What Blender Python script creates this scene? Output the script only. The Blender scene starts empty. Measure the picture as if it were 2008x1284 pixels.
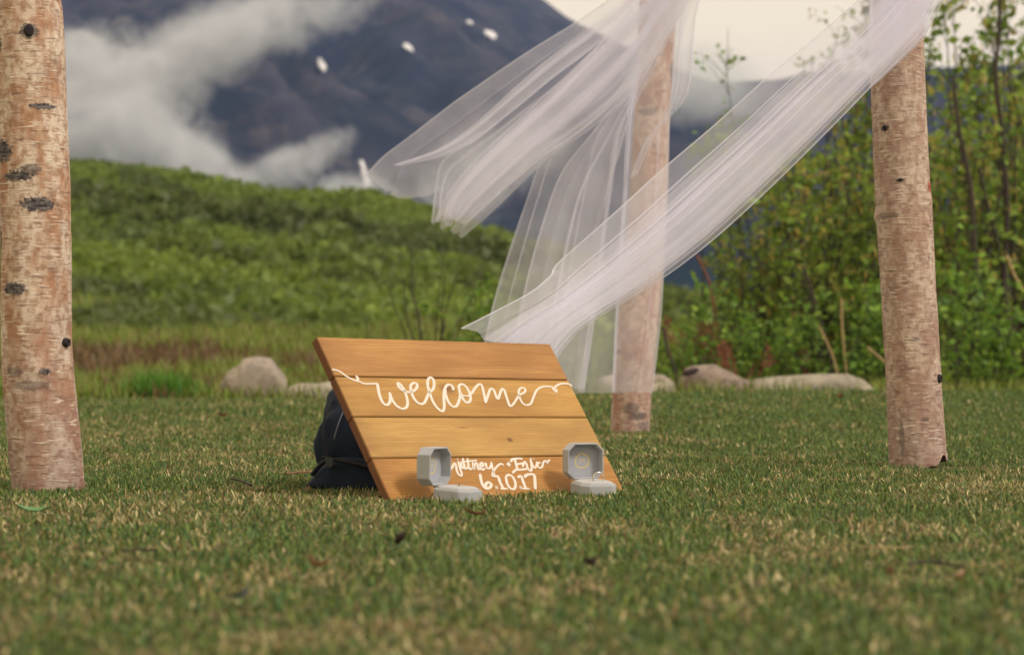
import bpy, bmesh, math, random
import numpy as np
from mathutils import Vector, Matrix
from mathutils.bvhtree import BVHTree

SC = bpy.context.scene
COL = SC.collection
R = math.radians
rng = np.random.default_rng(7)
random.seed(7)

# ------------------------------------------------------------------ camera, sky, sun, exposure
CAM_H = 0.23
F = 4741.0                      # focal length in photo pixels (85 mm on 36 mm, 2008 px wide)
HOR = 720.0
cam_d = bpy.data.cameras.new('camera')
cam = bpy.data.objects.new('camera', cam_d); COL.objects.link(cam)
cam.location = (0, 0, CAM_H); cam.rotation_euler = (R(90), 0, 0)
cam_d.lens = 85; cam_d.sensor_width = 36; cam_d.shift_y = 78 / 2008
cam_d.clip_start = 0.05; cam_d.clip_end = 12000
cam_d.dof.use_dof = True; cam_d.dof.focus_distance = 4.85; cam_d.dof.aperture_fstop = 6.6
SC.camera = cam

SUN_EL, SUN_AZ = 46.0, 58.0     # sun behind the camera's right shoulder
world = bpy.data.worlds.new('World'); SC.world = world; world.use_nodes = True
wn, wl = world.node_tree.nodes, world.node_tree.links
wn.clear()
wo = wn.new('ShaderNodeOutputWorld'); bg = wn.new('ShaderNodeBackground'); bg2 = wn.new('ShaderNodeBackground')
sky = wn.new('ShaderNodeTexSky'); sky.sky_type = 'NISHITA'; sky.sun_disc = False
sky.sun_elevation = R(SUN_EL); sky.sun_rotation = R(180 - SUN_AZ)
wl.new(sky.outputs[0], bg.inputs[0]); bg.inputs[1].default_value = 0.12
tc = wn.new('ShaderNodeTexCoord'); mp = wn.new('ShaderNodeMapping'); mp.inputs['Scale'].default_value = (1, 1, 2.4)
nz = wn.new('ShaderNodeTexNoise'); nz.inputs['Scale'].default_value = 2.2; nz.inputs['Detail'].default_value = 6
wl.new(tc.outputs['Generated'], mp.inputs[0]); wl.new(mp.outputs[0], nz.inputs['Vector'])
cr = wn.new('ShaderNodeValToRGB')
cr.color_ramp.elements[0].position = .30; cr.color_ramp.elements[0].color = (.82, .68, .47, 1)
cr.color_ramp.elements[1].position = .62; cr.color_ramp.elements[1].color = (1.0, .81, .52, 1)
wl.new(nz.outputs[0], cr.inputs[0]); wl.new(cr.outputs[0], bg2.inputs[0]); bg2.inputs[1].default_value = 1.33
mx = wn.new('ShaderNodeMixShader'); mx.inputs[0].default_value = .88       # nearly closed cloud cover
sx_ = wn.new('ShaderNodeSeparateXYZ'); wl.new(tc.outputs['Generated'], sx_.inputs[0])
cv = wn.new('ShaderNodeMapRange'); cv.inputs['From Min'].default_value = .12; cv.inputs['From Max'].default_value = .75; cv.inputs['To Min'].default_value = .93; cv.inputs['To Max'].default_value = .66
wl.new(sx_.outputs[2], cv.inputs['Value']); wl.new(cv.outputs[0], mx.inputs[0])
wl.new(bg.outputs[0], mx.inputs[1]); wl.new(bg2.outputs[0], mx.inputs[2]); wl.new(mx.outputs[0], wo.inputs[0])

sl = bpy.data.lights.new('sun', 'SUN'); sl.energy = 2.0; sl.angle = R(12); sl.color = (1, .95, .88)
sun = bpy.data.objects.new('sun', sl); COL.objects.link(sun)
sd = Vector((math.sin(R(SUN_AZ)) * math.cos(R(SUN_EL)), -math.cos(R(SUN_AZ)) * math.cos(R(SUN_EL)), math.sin(R(SUN_EL))))
sun.rotation_euler = sd.to_track_quat('Z', 'Y').to_euler()
sun.location = (3, -4, 6)

vs = SC.view_settings
vs.view_transform = 'Standard'; vs.look = 'None'; vs.exposure = 0.17; vs.gamma = 1.0; vs.use_curve_mapping = False
cy = SC.cycles
cy.use_denoising = True; cy.transparent_max_bounces = 40; cy.max_bounces = 8; cy.volume_bounces = 1
cy.volume_max_steps = 200; cy.sample_clamp_indirect = 8

# ------------------------------------------------------------------ helpers
def P(px, py, Y):
    """world point seen at photo pixel (px,py) when it stands Y metres away"""
    return np.array([(px - 1004) / F * Y, Y, CAM_H - (py - HOR) / F * Y])

def sstep(t):
    t = np.clip(t, 0, 1); return t * t * (3 - 2 * t)

_h = np.random.default_rng(3).random((256, 256))
def vnoise(x, y):
    x = np.asarray(x, float); y = np.asarray(y, float)
    xi = np.floor(x).astype(int); yi = np.floor(y).astype(int); fx = sstep(x - xi); fy = sstep(y - yi)
    a = _h[xi & 255, yi & 255]; b = _h[(xi + 1) & 255, yi & 255]; c = _h[xi & 255, (yi + 1) & 255]; d = _h[(xi + 1) & 255, (yi + 1) & 255]
    return (a * (1 - fx) + b * fx) * (1 - fy) + (c * (1 - fx) + d * fx) * fy
def fbm(x, y, o=4):
    s = 0; w = .5; t = 0
    for k in range(o):
        s = s + w * vnoise(x * 2 ** k + 17.3 * k, y * 2 ** k + 5.1 * k); t += w; w *= .5
    return s / t

def gz(x, y):
    """lawn height"""
    x = np.asarray(x, float); y = np.asarray(y, float)
    rise = .045 + .042 * sstep((x + .6) / 2.0)
    z = rise * sstep((y - 8.6) / 4.2)
    z = z + .010 * (fbm(x * 1.7 + 9, y * 1.7, 3) - .5) * sstep((y - 5) / 1.5)
    edge = 13.2 + .25 * (vnoise(x * 1.3, 4.2) - .5)
    return z - .16 * sstep((y - edge) / .9)

def tag(o, label=None, cat=None, group=None, kind=None):
    if label: o['label'] = label
    if cat: o['category'] = cat
    if group: o['group'] = group
    if kind: o['kind'] = kind
    return o

def mesh_np(name, V, Fs, uv=None, col=None, smooth=False, mats=()):
    me = bpy.data.meshes.new(name)
    V = np.asarray(V, np.float32)
    Fs = [np.asarray(f, np.int32) for f in Fs if len(f)]
    li = np.concatenate([f.ravel() for f in Fs]); cnt = np.concatenate([np.full(len(f), f.shape[1], np.int32) for f in Fs])
    me.vertices.add(len(V)); me.vertices.foreach_set('co', V.ravel())
    me.loops.add(len(li)); me.loops.foreach_set('vertex_index', li)
    me.polygons.add(len(cnt)); st = np.zeros(len(cnt), np.int32); st[1:] = np.cumsum(cnt)[:-1]
    me.polygons.foreach_set('loop_start', st); me.polygons.foreach_set('loop_total', cnt)
    me.update(calc_edges=True)
    if uv is not None:
        l = me.uv_layers.new(name='UVMap'); l.data.foreach_set('uv', np.asarray(uv, np.float32)[li].ravel())
    if col is not None:
        a = me.color_attributes.new('col', 'FLOAT_COLOR', 'POINT')
        c = np.ones((len(V), 4), np.float32); c[:, :3] = col; a.data.foreach_set('color', c.ravel())
    me.polygons.foreach_set('use_smooth', np.full(len(cnt), smooth))
    for m in mats: me.materials.append(m)
    me.validate()
    return me

def link(name, me, parent=None, loc=None):
    o = bpy.data.objects.new(name, me); COL.objects.link(o)
    if parent: o.parent = parent
    if loc is not None: o.location = loc
    return o

def empty(name, loc=(0, 0, 0), rz=0):
    o = bpy.data.objects.new(name, None); COL.objects.link(o); o.location = loc; o.rotation_euler = (0, 0, rz)
    o.empty_display_size = .05
    return o

def from_bm(name, bm, m, parent=None, smooth=False, loc=None):
    me = bpy.data.meshes.new(name); bmesh.ops.recalc_face_normals(bm, faces=bm.faces)
    bm.to_mesh(me); bm.free()
    if smooth: me.polygons.foreach_set('use_smooth', np.full(len(me.polygons), True))
    me.materials.append(m)
    return link(name, me, parent, loc)

def interp(xs, ys, x): return np.interp(x, xs, ys)

def tube(path, rad, ns=5, cap=True):
    """verts, quads of a tube along path"""
    path = np.asarray(path, float); n = len(path); rad = np.broadcast_to(np.asarray(rad, float), (n,))
    t = np.gradient(path, axis=0); t /= np.linalg.norm(t, axis=1)[:, None] + 1e-9
    up = np.array([0, 0, 1.]) if abs(t[0][2]) < .8 else np.array([1., 0, 0])
    a = np.cross(t, up); a /= np.linalg.norm(a, axis=1)[:, None] + 1e-9; b = np.cross(t, a)
    th = np.arange(ns) * 2 * np.pi / ns
    V = path[:, None, :] + rad[:, None, None] * (np.cos(th)[None, :, None] * a[:, None, :] + np.sin(th)[None, :, None] * b[:, None, :])
    i = np.arange(n - 1)[:, None] * ns; j = np.arange(ns)[None, :]; k = (j + 1) % ns
    Q = np.stack([i + j, i + k, i + ns + k, i + ns + j], -1).reshape(-1, 4)
    return V.reshape(-1, 3), Q

class Acc:
    def __init__(s): s.V = []; s.Q = []; s.T = []; s.C = []; s.n = 0
    def add(s, V, Q=None, T=None, c=None):
        V = np.asarray(V, float)
        if Q is not None and len(Q): s.Q.append(np.asarray(Q) + s.n)
        if T is not None and len(T): s.T.append(np.asarray(T) + s.n)
        s.V.append(V); s.n += len(V)
        if c is not None: s.C.append(np.broadcast_to(np.asarray(c, float), (len(V), 3)))
    def mesh(s, name, m, smooth=False):
        Fs = []
        if s.Q: Fs.append(np.concatenate(s.Q))
        if s.T: Fs.append(np.concatenate(s.T))
        return mesh_np(name, np.concatenate(s.V), Fs, col=np.concatenate(s.C) if s.C else None, smooth=smooth, mats=[m])

# ---- materials
class M:
    def __init__(s, name, rough=.8, spec=.3):
        s.m = bpy.data.materials.new(name); s.m.use_nodes = True
        s.n = s.m.node_tree.nodes; s.l = s.m.node_tree.links
        s.b = s.n['Principled BSDF']; s.b.inputs['Roughness'].default_value = rough
        s.b.inputs['Specular IOR Level'].default_value = spec
    def new(s, t, **k):
        nd = s.n.new(t)
        for a, v in k.items():
            if a in nd.inputs: nd.inputs[a].default_value = v
            else: setattr(nd, a, v)
        return nd
    def coord(s, kind='Object', scale=(1, 1, 1), loc=(0, 0, 0)):
        t = s.new('ShaderNodeTexCoord'); m = s.new('ShaderNodeMapping')
        m.inputs['Scale'].default_value = scale; m.inputs['Location'].default_value = loc
        s.l.new(t.outputs[kind], m.inputs[0]); return m.outputs[0]
    def noise(s, vec, scale=5, detail=4, rough=.55, dist=0):
        n = s.new('ShaderNodeTexNoise'); n.inputs['Scale'].default_value = scale; n.inputs['Detail'].default_value = detail
        n.inputs['Roughness'].default_value = rough; n.inputs['Distortion'].default_value = dist
        s.l.new(vec, n.inputs['Vector']); return n.outputs[0]
    def ramp(s, fac, stops):
        r = s.new('ShaderNodeValToRGB'); e = r.color_ramp.elements
        while len(e) < len(stops): e.new(.5)
        for x, (p, c) in zip(e, stops):
            x.position = p; x.color = (c, c, c, 1) if not hasattr(c, '__len__') else tuple(c) + (1,)
        s.l.new(fac, r.inputs[0]); return r.outputs[0]
    def mix(s, fac, a, b, mode='MIX'):
        x = s.new('ShaderNodeMix', data_type='RGBA', blend_type=mode)
        for sock, v in ((x.inputs[0], fac), (x.inputs[6], a), (x.inputs[7], b)):
            if isinstance(v, bpy.types.NodeSocket): s.l.new(v, sock)
            elif hasattr(v, '__len__'): sock.default_value = tuple(v) + (1,)
            else: sock.default_value = v
        return x.outputs[2]
    def math(s, op, a, b=0.0, c=0.0, clamp=False):
        x = s.new('ShaderNodeMath', operation=op, use_clamp=clamp)
        for sock, v in zip(x.inputs, (a, b, c)):
            if isinstance(v, bpy.types.NodeSocket): s.l.new(v, sock)
            else: sock.default_value = v
        return x.outputs[0]
    def color(s, c):
        if isinstance(c, bpy.types.NodeSocket): s.l.new(c, s.b.inputs['Base Color'])
        else: s.b.inputs['Base Color'].default_value = tuple(c) + (1,)
        return s
    def bump(s, h, strength=.3, dist=.002):
        x = s.new('ShaderNodeBump'); x.inputs['Strength'].default_value = strength; x.inputs['Distance'].default_value = dist
        s.l.new(h, x.inputs['Height']); s.l.new(x.outputs[0], s.b.inputs['Normal']); return s
    def trans(s, c, w):
        """mix in translucency for leaves and blades"""
        t = s.new('ShaderNodeBsdfTranslucent'); mxs = s.new('ShaderNodeMixShader'); mxs.inputs[0].default_value = w
        if isinstance(c, bpy.types.NodeSocket): s.l.new(c, t.inputs[0])
        else: t.inputs[0].default_value = tuple(c) + (1,)
        out = s.n['Material Output']
        s.l.new(s.b.outputs[0], mxs.inputs[1]); s.l.new(t.outputs[0], mxs.inputs[2]); s.l.new(mxs.outputs[0], out.inputs[0])
        return s
def plain(name, c, rough=.8, var=.2, scale=40, spec=.25, bump=0):
    k = M(name, rough, spec); v = k.coord(); n = k.noise(v, scale)
    k.color(k.mix(n, tuple(x * (1 - var) for x in c), tuple(min(1, x * (1 + var)) for x in c)))
    if bump: k.bump(n, bump, .002)
    return k.m
def leafy(name, rough=.55, w=.35):
    k = M(name, rough, .3); a = k.new('ShaderNodeAttribute', attribute_name='col').outputs['Color']
    k.color(a); k.trans(a, w); return k.m

m_blade = leafy('grass_blades', .6, .3)
m_leaf = leafy('leaves', .5, .45)
m_twig = plain('twig_bark', (.055, .042, .036), .85, .4, 30)

# ------------------------------------------------------------------ ground, hill, mountain
k = M('lawn_soil', .95, .1); v = k.coord()
n1 = k.noise(v, 60, 5); n2 = k.noise(v, 1.6, 3)
c = k.mix(k.ramp(n1, [(.35, 0), (.65, 1)]), (.045, .055, .02), (.15, .13, .06))
c = k.mix(k.ramp(n2, [(.4, 0), (.62, .5)]), c, (.11, .09, .045)); k.color(c).bump(n1, .8, .01)
m_soil = k.m
xs = np.r_[np.linspace(-9, -3, 20)[:-1], np.linspace(-3, 3, 121), np.linspace(3, 9, 20)[1:]]; ys = np.r_[np.linspace(-3, 1.5, 20)[:-1], np.linspace(1.5, 14.6, 200)]
X, Yg = np.meshgrid(xs, ys); Z = gz(X, Yg)
def grid_faces(nr, nc):
    i = np.arange(nr - 1)[:, None] * nc; j = np.arange(nc - 1)[None, :]
    return np.stack([i + j, i + j + 1, i + j + nc + 1, i + j + nc], -1).reshape(-1, 4)
lawn = link('lawn', mesh_np('lawn', np.stack([X, Yg, Z], -1).reshape(-1, 3), [grid_faces(len(ys), len(xs))], smooth=True, mats=[m_soil]))
tag(lawn, kind='structure')

# hillside: meadow rising to a scrub covered ridge at 150 m
RIDGE_U = [-900, 0, 135, 300, 430, 600, 720, 850, 1000, 1120, 1200, 1300, 1500, 2008, 3000]
RIDGE_H = [430, 398, 383, 368, 352, 326, 312, 292, 246, 212, 178, 134, 118, 122, 150]
def hillz(x, y):
    x = np.asarray(x, float); y = np.asarray(y, float)
    u = 1004 + F * x / np.maximum(y, 10)
    rr = np.interp(u, RIDGE_U, RIDGE_H)
    hp = np.interp(y, [12, 14, 17, 20, 26, 36, 55, 90, 150], [-95, -68, -40, -12, 25, 68, 150, 262, 383])
    hp = np.where(hp > 0, hp * rr / 383, hp)
    z = CAM_H + hp / F * y
    bump = (fbm(x * .12, y * .07, 4) - .5) * np.clip((y - 25) / 90, 0, 1) * 2.2
    z = z + bump + (fbm(x * .9, y * .9, 3) - .5) * .05
    return z - sstep((y - 150) / 120) * 38 - .0
ys = 13.4 + (260 - 13.4) * np.linspace(0, 1, 150) ** 2.0
us = np.linspace(-1, 1, 170)
Yg, U = np.meshgrid(ys, us, indexing='ij'); X = U * (4 + Yg * .55)
Z = hillz(X, Yg)
k = M('hill_turf', .95, .1); v = k.coord()
n1 = k.noise(v, .28, 5, .6); n2 = k.noise(v, .06, 4); n3 = k.noise(v, 3, 3)
c = k.mix(k.ramp(n1, [(.36, 0), (.64, 1)]), (.085, .115, .018), (.15, .19, .028))
c = k.mix(k.ramp(n2, [(.45, 0), (.7, .5)]), c, (.13, .12, .035))
c = k.mix(k.ramp(n3, [(.3, 0), (.7, .35)]), c, (.08, .10, .025)); k.color(c)
hill = link('hillside', mesh_np('hillside', np.stack([X, Yg, Z], -1).reshape(-1, 3), [grid_faces(len(ys), len(us))], smooth=True, mats=[k.m]))
tag(hill, kind='structure')

# valley floor far and wide
gm = plain('valley_ground', (.03, .05, .03), .95, .3, .02)
vb = bmesh.new(); bmesh.ops.create_grid(vb, x_segments=40, y_segments=40, size=3500)
valley = from_bm('ground', vb, gm); valley.location = (0, 1200, -34); tag(valley, kind='structure')

# mountain
MU = [-4000, -1500, 0, 500, 800, 1000, 1075, 1160, 1270, 1400, 1500, 1700, 1850, 2008, 2600, 5000]
MV = [-300, -350, -260, -200, -120, -40, 6, 66, 118, 156, 166, 148, 128, 132, 90, 60]
def mountz(x, y):
    u = 1004 + F * x / np.maximum(y, 300)
    top = CAM_H + (720 - np.interp(u, MU, MV)) / F * 2000
    t = np.clip((y - 560) / 1440, 0, 1)
    z = -36 + (top + 36) * t ** 1.12
    rdg = 1 - np.abs(2 * fbm(x * .0045 + y * .0012, y * .002 + 3, 5) - 1)
    fine = fbm(x * .02, y * .016, 5) - .5
    amp = np.sin(np.pi * np.clip(t, 0, 1)) ** .6
    gul = 1 - np.abs(2 * fbm(x * .022 + y * .01, y * .006 + 9, 4) - 1)
    z = z + amp * ((rdg - .78) * 95 + fine * 30 + (gul - .7) * 34) + fine * 9 * t
    return z - np.clip(y - 2000, 0, 1e9) * .55
ys = np.linspace(540, 2400, 260); us = np.linspace(-1, 1, 330)
Yg, U = np.meshgrid(ys, us, indexing='ij'); X = U * (330 + Yg * .5)
Z = mountz(X, Yg)
k = M('mountain_rock', .95, .1); v = k.coord()
n1 = k.noise(v, .016, 8, .68); n2 = k.noise(k.coord('Object', (1, .5, 1.6)), .03, 6, .7); sep = k.new('ShaderNodeSeparateXYZ'); k.l.new(k.coord(), sep.inputs[0])
c = k.mix(k.ramp(n1, [(.42, 0), (.62, 1)]), (.014, .019, .033), (.058, .054, .068))
c = k.mix(k.ramp(n2, [(.55, 0), (.72, .6)]), c, (.13, .105, .10))
low = k.math('ADD', k.math('MULTIPLY', sep.outputs[2], -.013), k.math('MULTIPLY_ADD', n1, 2.2, .25), clamp=True)
c = k.mix(k.ramp(low, [(.25, 0), (.75, 1)]), c, (.008, .022, .026)); k.color(c)
mV = np.stack([X, Yg, Z], -1).reshape(-1, 3); mF = grid_faces(len(ys), len(us))
mount = link('mountain', mesh_np('mountain', mV, [mF], smooth=True, mats=[k.m])); tag(mount, kind='structure')
bvh = BVHTree.FromPolygons([tuple(p) for p in mV.tolist()], [tuple(f) for f in mF.tolist()])
m_snow = plain('old_snow', (.78, .76, .76), .7, .06, .05)
def snow(cx, cy, hw, hh, ang, label, seed):
    r_ = random.Random(seed); o = Vector((0, 0, CAM_H)); a = R(ang); pts = []
    n = 22
    for ring in (0, .55, 1):
        for i in range(n if ring else 1):
            th = 2 * math.pi * i / n; q = ring * (1 + (.28 * (r_.random() - .5) if ring == 1 else 0))
            dx, dy = hw * q * math.cos(th), hh * q * math.sin(th)
            px, py = cx + dx * math.cos(a) - dy * math.sin(a), cy + dx * math.sin(a) + dy * math.cos(a)
            d = Vector(P(px, py, 1000)) - o; d.normalize(); h = bvh.ray_cast(o, d)[0]
            if h is None: return
            pts.append(h - d * (4.0 if ring < 1 else .6) + Vector((0, 0, .5)))
    Fq = [(1 + i, 1 + n + i, 1 + n + (i + 1) % n, 1 + (i + 1) % n) for i in range(n)]; Ft = [(0, 1 + i, 1 + (i + 1) % n) for i in range(n)]
    c0 = pts[0].copy()
    o_ = link('snow_patch', mesh_np('snow_patch', [tuple(p - c0) for p in pts], [Fq, Ft], smooth=True, mats=[m_snow]), loc=c0)
    tag(o_, label, 'snow patch', 'snow patches on the mountain')
snow(631, 130, 7, 14, -20, 'largest bright snow patch high on the dark mountain, left of the other white spots', 1)
snow(801, 95, 12, 5, 35, 'tilted snow patch on the mountain between the largest patch and the top pair', 2)
snow(962, 70, 13, 7, 30, 'larger of the two snow patches near the mountain ridge by the tulle', 3)
snow(921, 46, 7, 4, 25, 'smaller upper snow patch near the mountain ridge by the tulle', 4)
snow(717, 352, 6, 42, -16, 'long thin snow streak low on the mountain beside the left tip of the tulle', 5)
snow(458, 350, 4, 18, -15, 'short faint snow streak at the green ridge below the mist', 6)

# ------------------------------------------------------------------ haze and mist
def volume_mat(name, col, dens):
    m = bpy.data.materials.new(name); m.use_nodes = True; n = m.node_tree.nodes; n.clear()
    o = n.new('ShaderNodeOutputMaterial'); pv = n.new('ShaderNodeVolumePrincipled'); pv.inputs['Color'].default_value = col + (1,)
    pv.inputs['Density'].default_value = dens; pv.inputs['Anisotropy'].default_value = .0
    m.node_tree.links.new(pv.outputs[0], o.inputs['Volume']); return m, n, pv
HAZE = True
if HAZE:
    mh, _, _ = volume_mat('haze_air', (.33, .48, .95), .00012)
    bm = bmesh.new(); bmesh.ops.create_cube(bm, size=1)
    hz = from_bm('haze', bm, mh); hz.scale = (7600, 4760, 640); hz.location = (0, 2330, 284); tag(hz, kind='stuff')
def mist(cx, cy, hw, hh, Y, depth, ang, dens, seed, thr=.42, ns=3.2):
    m, n, pv = volume_mat('mist_vapour', (.95, .97, 1.0), 0); l = m.node_tree.links
    t = n.new('ShaderNodeTexCoord'); mp_ = n.new('ShaderNodeMapping'); l.new(t.outputs['Object'], mp_.inputs[0])
    sx, sz = hw / F * Y, hh / F * Y; q = max(sx, sz)
    mp_.inputs['Scale'].default_value = (sx / q, depth / q, sz / q); mp_.inputs['Location'].default_value = (seed * 3.1, seed * 1.7, 0)
    nz_ = n.new('ShaderNodeTexNoise'); nz_.inputs['Scale'].default_value = ns; nz_.inputs['Detail'].default_value = 6; nz_.inputs['Roughness'].default_value = .68; nz_.inputs['Distortion'].default_value = .6
    l.new(mp_.outputs[0], nz_.inputs['Vector'])
    ln = n.new('ShaderNodeVectorMath'); ln.operation = 'LENGTH'; l.new(t.outputs['Object'], ln.inputs[0])
    def ma(op, a, b, clamp=False):
        x = n.new('ShaderNodeMath'); x.operation = op; x.use_clamp = clamp
        for s_, v_ in zip(x.inputs, (a, b)):
            if isinstance(v_, bpy.types.NodeSocket): l.new(v_, s_)
            else: s_.default_value = v_
        return x.outputs[0]
    r2 = ma('POWER', ln.outputs['Value'], 2.0)
    d = ma('SUBTRACT', nz_.outputs[0], ma('ADD', ma('MULTIPLY', r2, .40), thr - .17))
    d = ma('MULTIPLY', ma('MAXIMUM', ma('MULTIPLY', d, 6.5), 0.0), dens)
    d = ma('MULTIPLY', d, ma('LESS_THAN', ln.outputs['Value'], .99)); l.new(d, pv.inputs['Density'])
    bm = bmesh.new(); bmesh.ops.create_icosphere(bm, subdivisions=3, radius=1)
    o = from_bm('mist', bm, m, loc=P(cx, cy, Y)); o.scale = (sx, depth, sz); o.rotation_euler = (0, R(ang), 0); tag(o, kind='stuff')
mist(200, 300, 300, 170, 760, 55, 12, .085, 1, .40, 2.8)
mist(170, 170, 240, 170, 770, 50, 0, .050, 2, .47, 3.6)
mist(350, 335, 250, 105, 765, 40, 22, .045, 8, .45, 3.4)
mist(350, 130, 440, 125, 800, 45, -32, .040, 3, .50, 4.4)
mist(530, 45, 340, 95, 820, 40, -14, .034, 4, .50, 4.6)
mist(560, 330, 220, 64, 770, 26, -24, .045, 5, .49, 4.2)
mist(690, 380, 130, 60, 770, 24, 0, .045, 6, .44, 3.2)
mist(960, 330, 260, 120, 800, 40, -30, .022, 7, .47, 3.2)
mist(1370, 165, 190, 100, 850, 50, 10, .018, 9, .40, 2.4)

# ------------------------------------------------------------------ scrub on the hill, meadow grass
def scatter_clumps(n, per, ymin, ymax, size, leaf, cols, pick, name, seed, flat=.8):
    g = np.random.default_rng(seed); P_ = []; C_ = []
    while len(P_) < n:
        y = ymin + (ymax - ymin) * g.random() ** .8; x = (g.random() * 2 - 1) * (4 + y * .32)
        if pick(x, y, g): P_.append((x, y))
    P_ = np.array(P_); z = hillz(P_[:, 0], P_[:, 1]); s = size * (.5 + g.random(n)) * (.55 + .45 * P_[:, 1] / ymax)
    ci = np.clip((fbm(P_[:, 0] * .10 + P_[:, 1] * .05 + 7, P_[:, 1] * .075, 3) - .33) * len(cols) * 3.2 + g.normal(size=n) * .8, 0, len(cols) - 1).astype(int)
    cc = np.array(cols)[ci] * (.85 + .3 * g.random((n, 1)))
    d = g.normal(size=(n, per, 3)); d /= np.linalg.norm(d, axis=2)[..., None]; d *= (g.random((n, per, 1)) ** .4)
    d[..., 2] = np.abs(d[..., 2]) * flat
    c = np.stack([P_[:, 0], P_[:, 1], z], -1)[:, None, :] + d * s[:, None, None]
    c = c.reshape(-1, 3); m = len(c); a = g.normal(size=(m, 3)); a /= np.linalg.norm(a, axis=1)[:, None]; b = np.cross(a, g.normal(size=(m, 3))); b /= np.linalg.norm(b, axis=1)[:, None]
    w = (leaf * (.6 + .8 * g.random(m)) * np.repeat(s, per) / size)[:, None]
    V = np.stack([c - a * w, c + b * w * .7, c + a * w, c - b * w * .7], 1).reshape(-1, 3)
    col = np.repeat(np.repeat(cc, per, 0) * (.7 + .6 * g.random((m, 1))), 4, 0)
    o = link(name, mesh_np(name, V, [np.arange(m * 4).reshape(-1, 4)], col=col, mats=[m_leaf])); tag(o, kind='stuff'); return o
greens = [(.115, .145, .045), (.13, .175, .045), (.15, .21, .042), (.165, .23, .042), (.19, .25, .045)]  # darkest tones put broad shadow bands into the scrub colour
scatter_clumps(14000, 34, 36, 154, .62, .145, greens, lambda x, y, g: fbm(np.array(x * .09), np.array(y * .05), 3) > .25 - .2 * (y > 105) + .13 * (y < 56) + .1 * (y < 46), 'hill_scrub', 11)
scatter_clumps(380, 110, 55, 125, 1.1, .22, [(.12, .15, .045), (.13, .165, .045), (.15, .19, .045)], lambda x, y, g: fbm(np.array(x * .10 + y * .06 + 3), np.array(y * .09), 3) > .56, 'dark_scrub', 15, .9)
scatter_clumps(30, 40, 60, 140, .35, .12, [(.13, .035, .02), (.15, .07, .03)], lambda x, y, g: True, 'russet_scrub', 12)

def blades(name, x, y, z, h, w, lean, az, curve, cols, m, z_tip=1.0):
    n = len(x); ax, ay = np.cos(az), np.sin(az); bx, by = -ay, ax
    hw = w / 2
    def pt(f, ww, side):
        out = lean * f ** curve * h
        return np.stack([x + ax * out + bx * ww * side, y + ay * out + by * ww * side, z + h * f * np.sqrt(np.clip(1 - (lean * .75) ** 2, .05, 1))], -1)
    V = np.stack([pt(0, hw * .8, -1), pt(0, hw * .8, 1), pt(.5, hw, -1), pt(.5, hw, 1), pt(1., hw * 0, 0)], 1).reshape(-1, 3)
    b = np.arange(n) * 5
    Q = np.stack([b, b + 1, b + 3, b + 2], -1); T = np.stack([b + 2, b + 3, b + 4], -1)
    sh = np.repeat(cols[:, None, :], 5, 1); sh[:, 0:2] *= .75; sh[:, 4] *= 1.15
    return link(name, mesh_np(name, V, [Q, T], col=sh.reshape(-1, 3), mats=[m]))

g = np.random.default_rng(21); n = 82000
y = 13.6 + (50 - 13.6) * g.random(n) ** 1.5; x = (g.random(n) * 2 - 1) * (2.5 + y * .33)
s = .5 + y / 30
pal = np.array([(.17, .23, .036), (.13, .185, .03), (.20, .245, .05), (.22, .20, .07)])
cc = pal[g.integers(0, 4, n)] * (.7 + .6 * g.random((n, 1)))
u = 1004 + F * x / y
heath = (fbm(x * .8, y * .5, 3) + .22 * np.exp(-((u - 300) / 200) ** 2) - .012 * np.maximum(y - 20, 0) > .615) & (u < 1000) & (y < 30)
cc[heath] = np.array([(.15, .085, .045), (.12, .07, .045), (.17, .12, .05)])[g.integers(0, 3, heath.sum())] * (.7 + .6 * g.random((heath.sum(), 1)))
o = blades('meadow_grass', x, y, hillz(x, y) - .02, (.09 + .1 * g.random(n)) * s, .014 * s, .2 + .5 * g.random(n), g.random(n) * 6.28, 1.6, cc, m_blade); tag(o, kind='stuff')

# ------------------------------------------------------------------ sign frame (fitted pose)
BL = np.array([-.208, 4.14, CAM_H - .2273]); TL = np.array([-.349, 4.305, CAM_H + .055]); BR = np.array([.213, 4.511, CAM_H - .236])
sa = (BR - BL); SW = np.linalg.norm(sa); sa /= SW
sb = (TL - BL); SH = np.linalg.norm(sb); sb = sb - sa * sb.dot(sa); sb /= np.linalg.norm(sb)
sn = np.cross(sa, sb)                                        # outward, towards the camera
if sn[1] > 0: sn = -sn
S0 = BL + sb * .0                                            # front bottom-left corner
def to_sign(px, py):
    d = np.array([(px - 1004) / F, 1, -(py - HOR) / F]); o = np.array([0, 0, CAM_H])
    t = (S0 - o).dot(sn) / d.dot(sn); q = o + d * t - S0
    return q.dot(sa), q.dot(sb)

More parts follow.
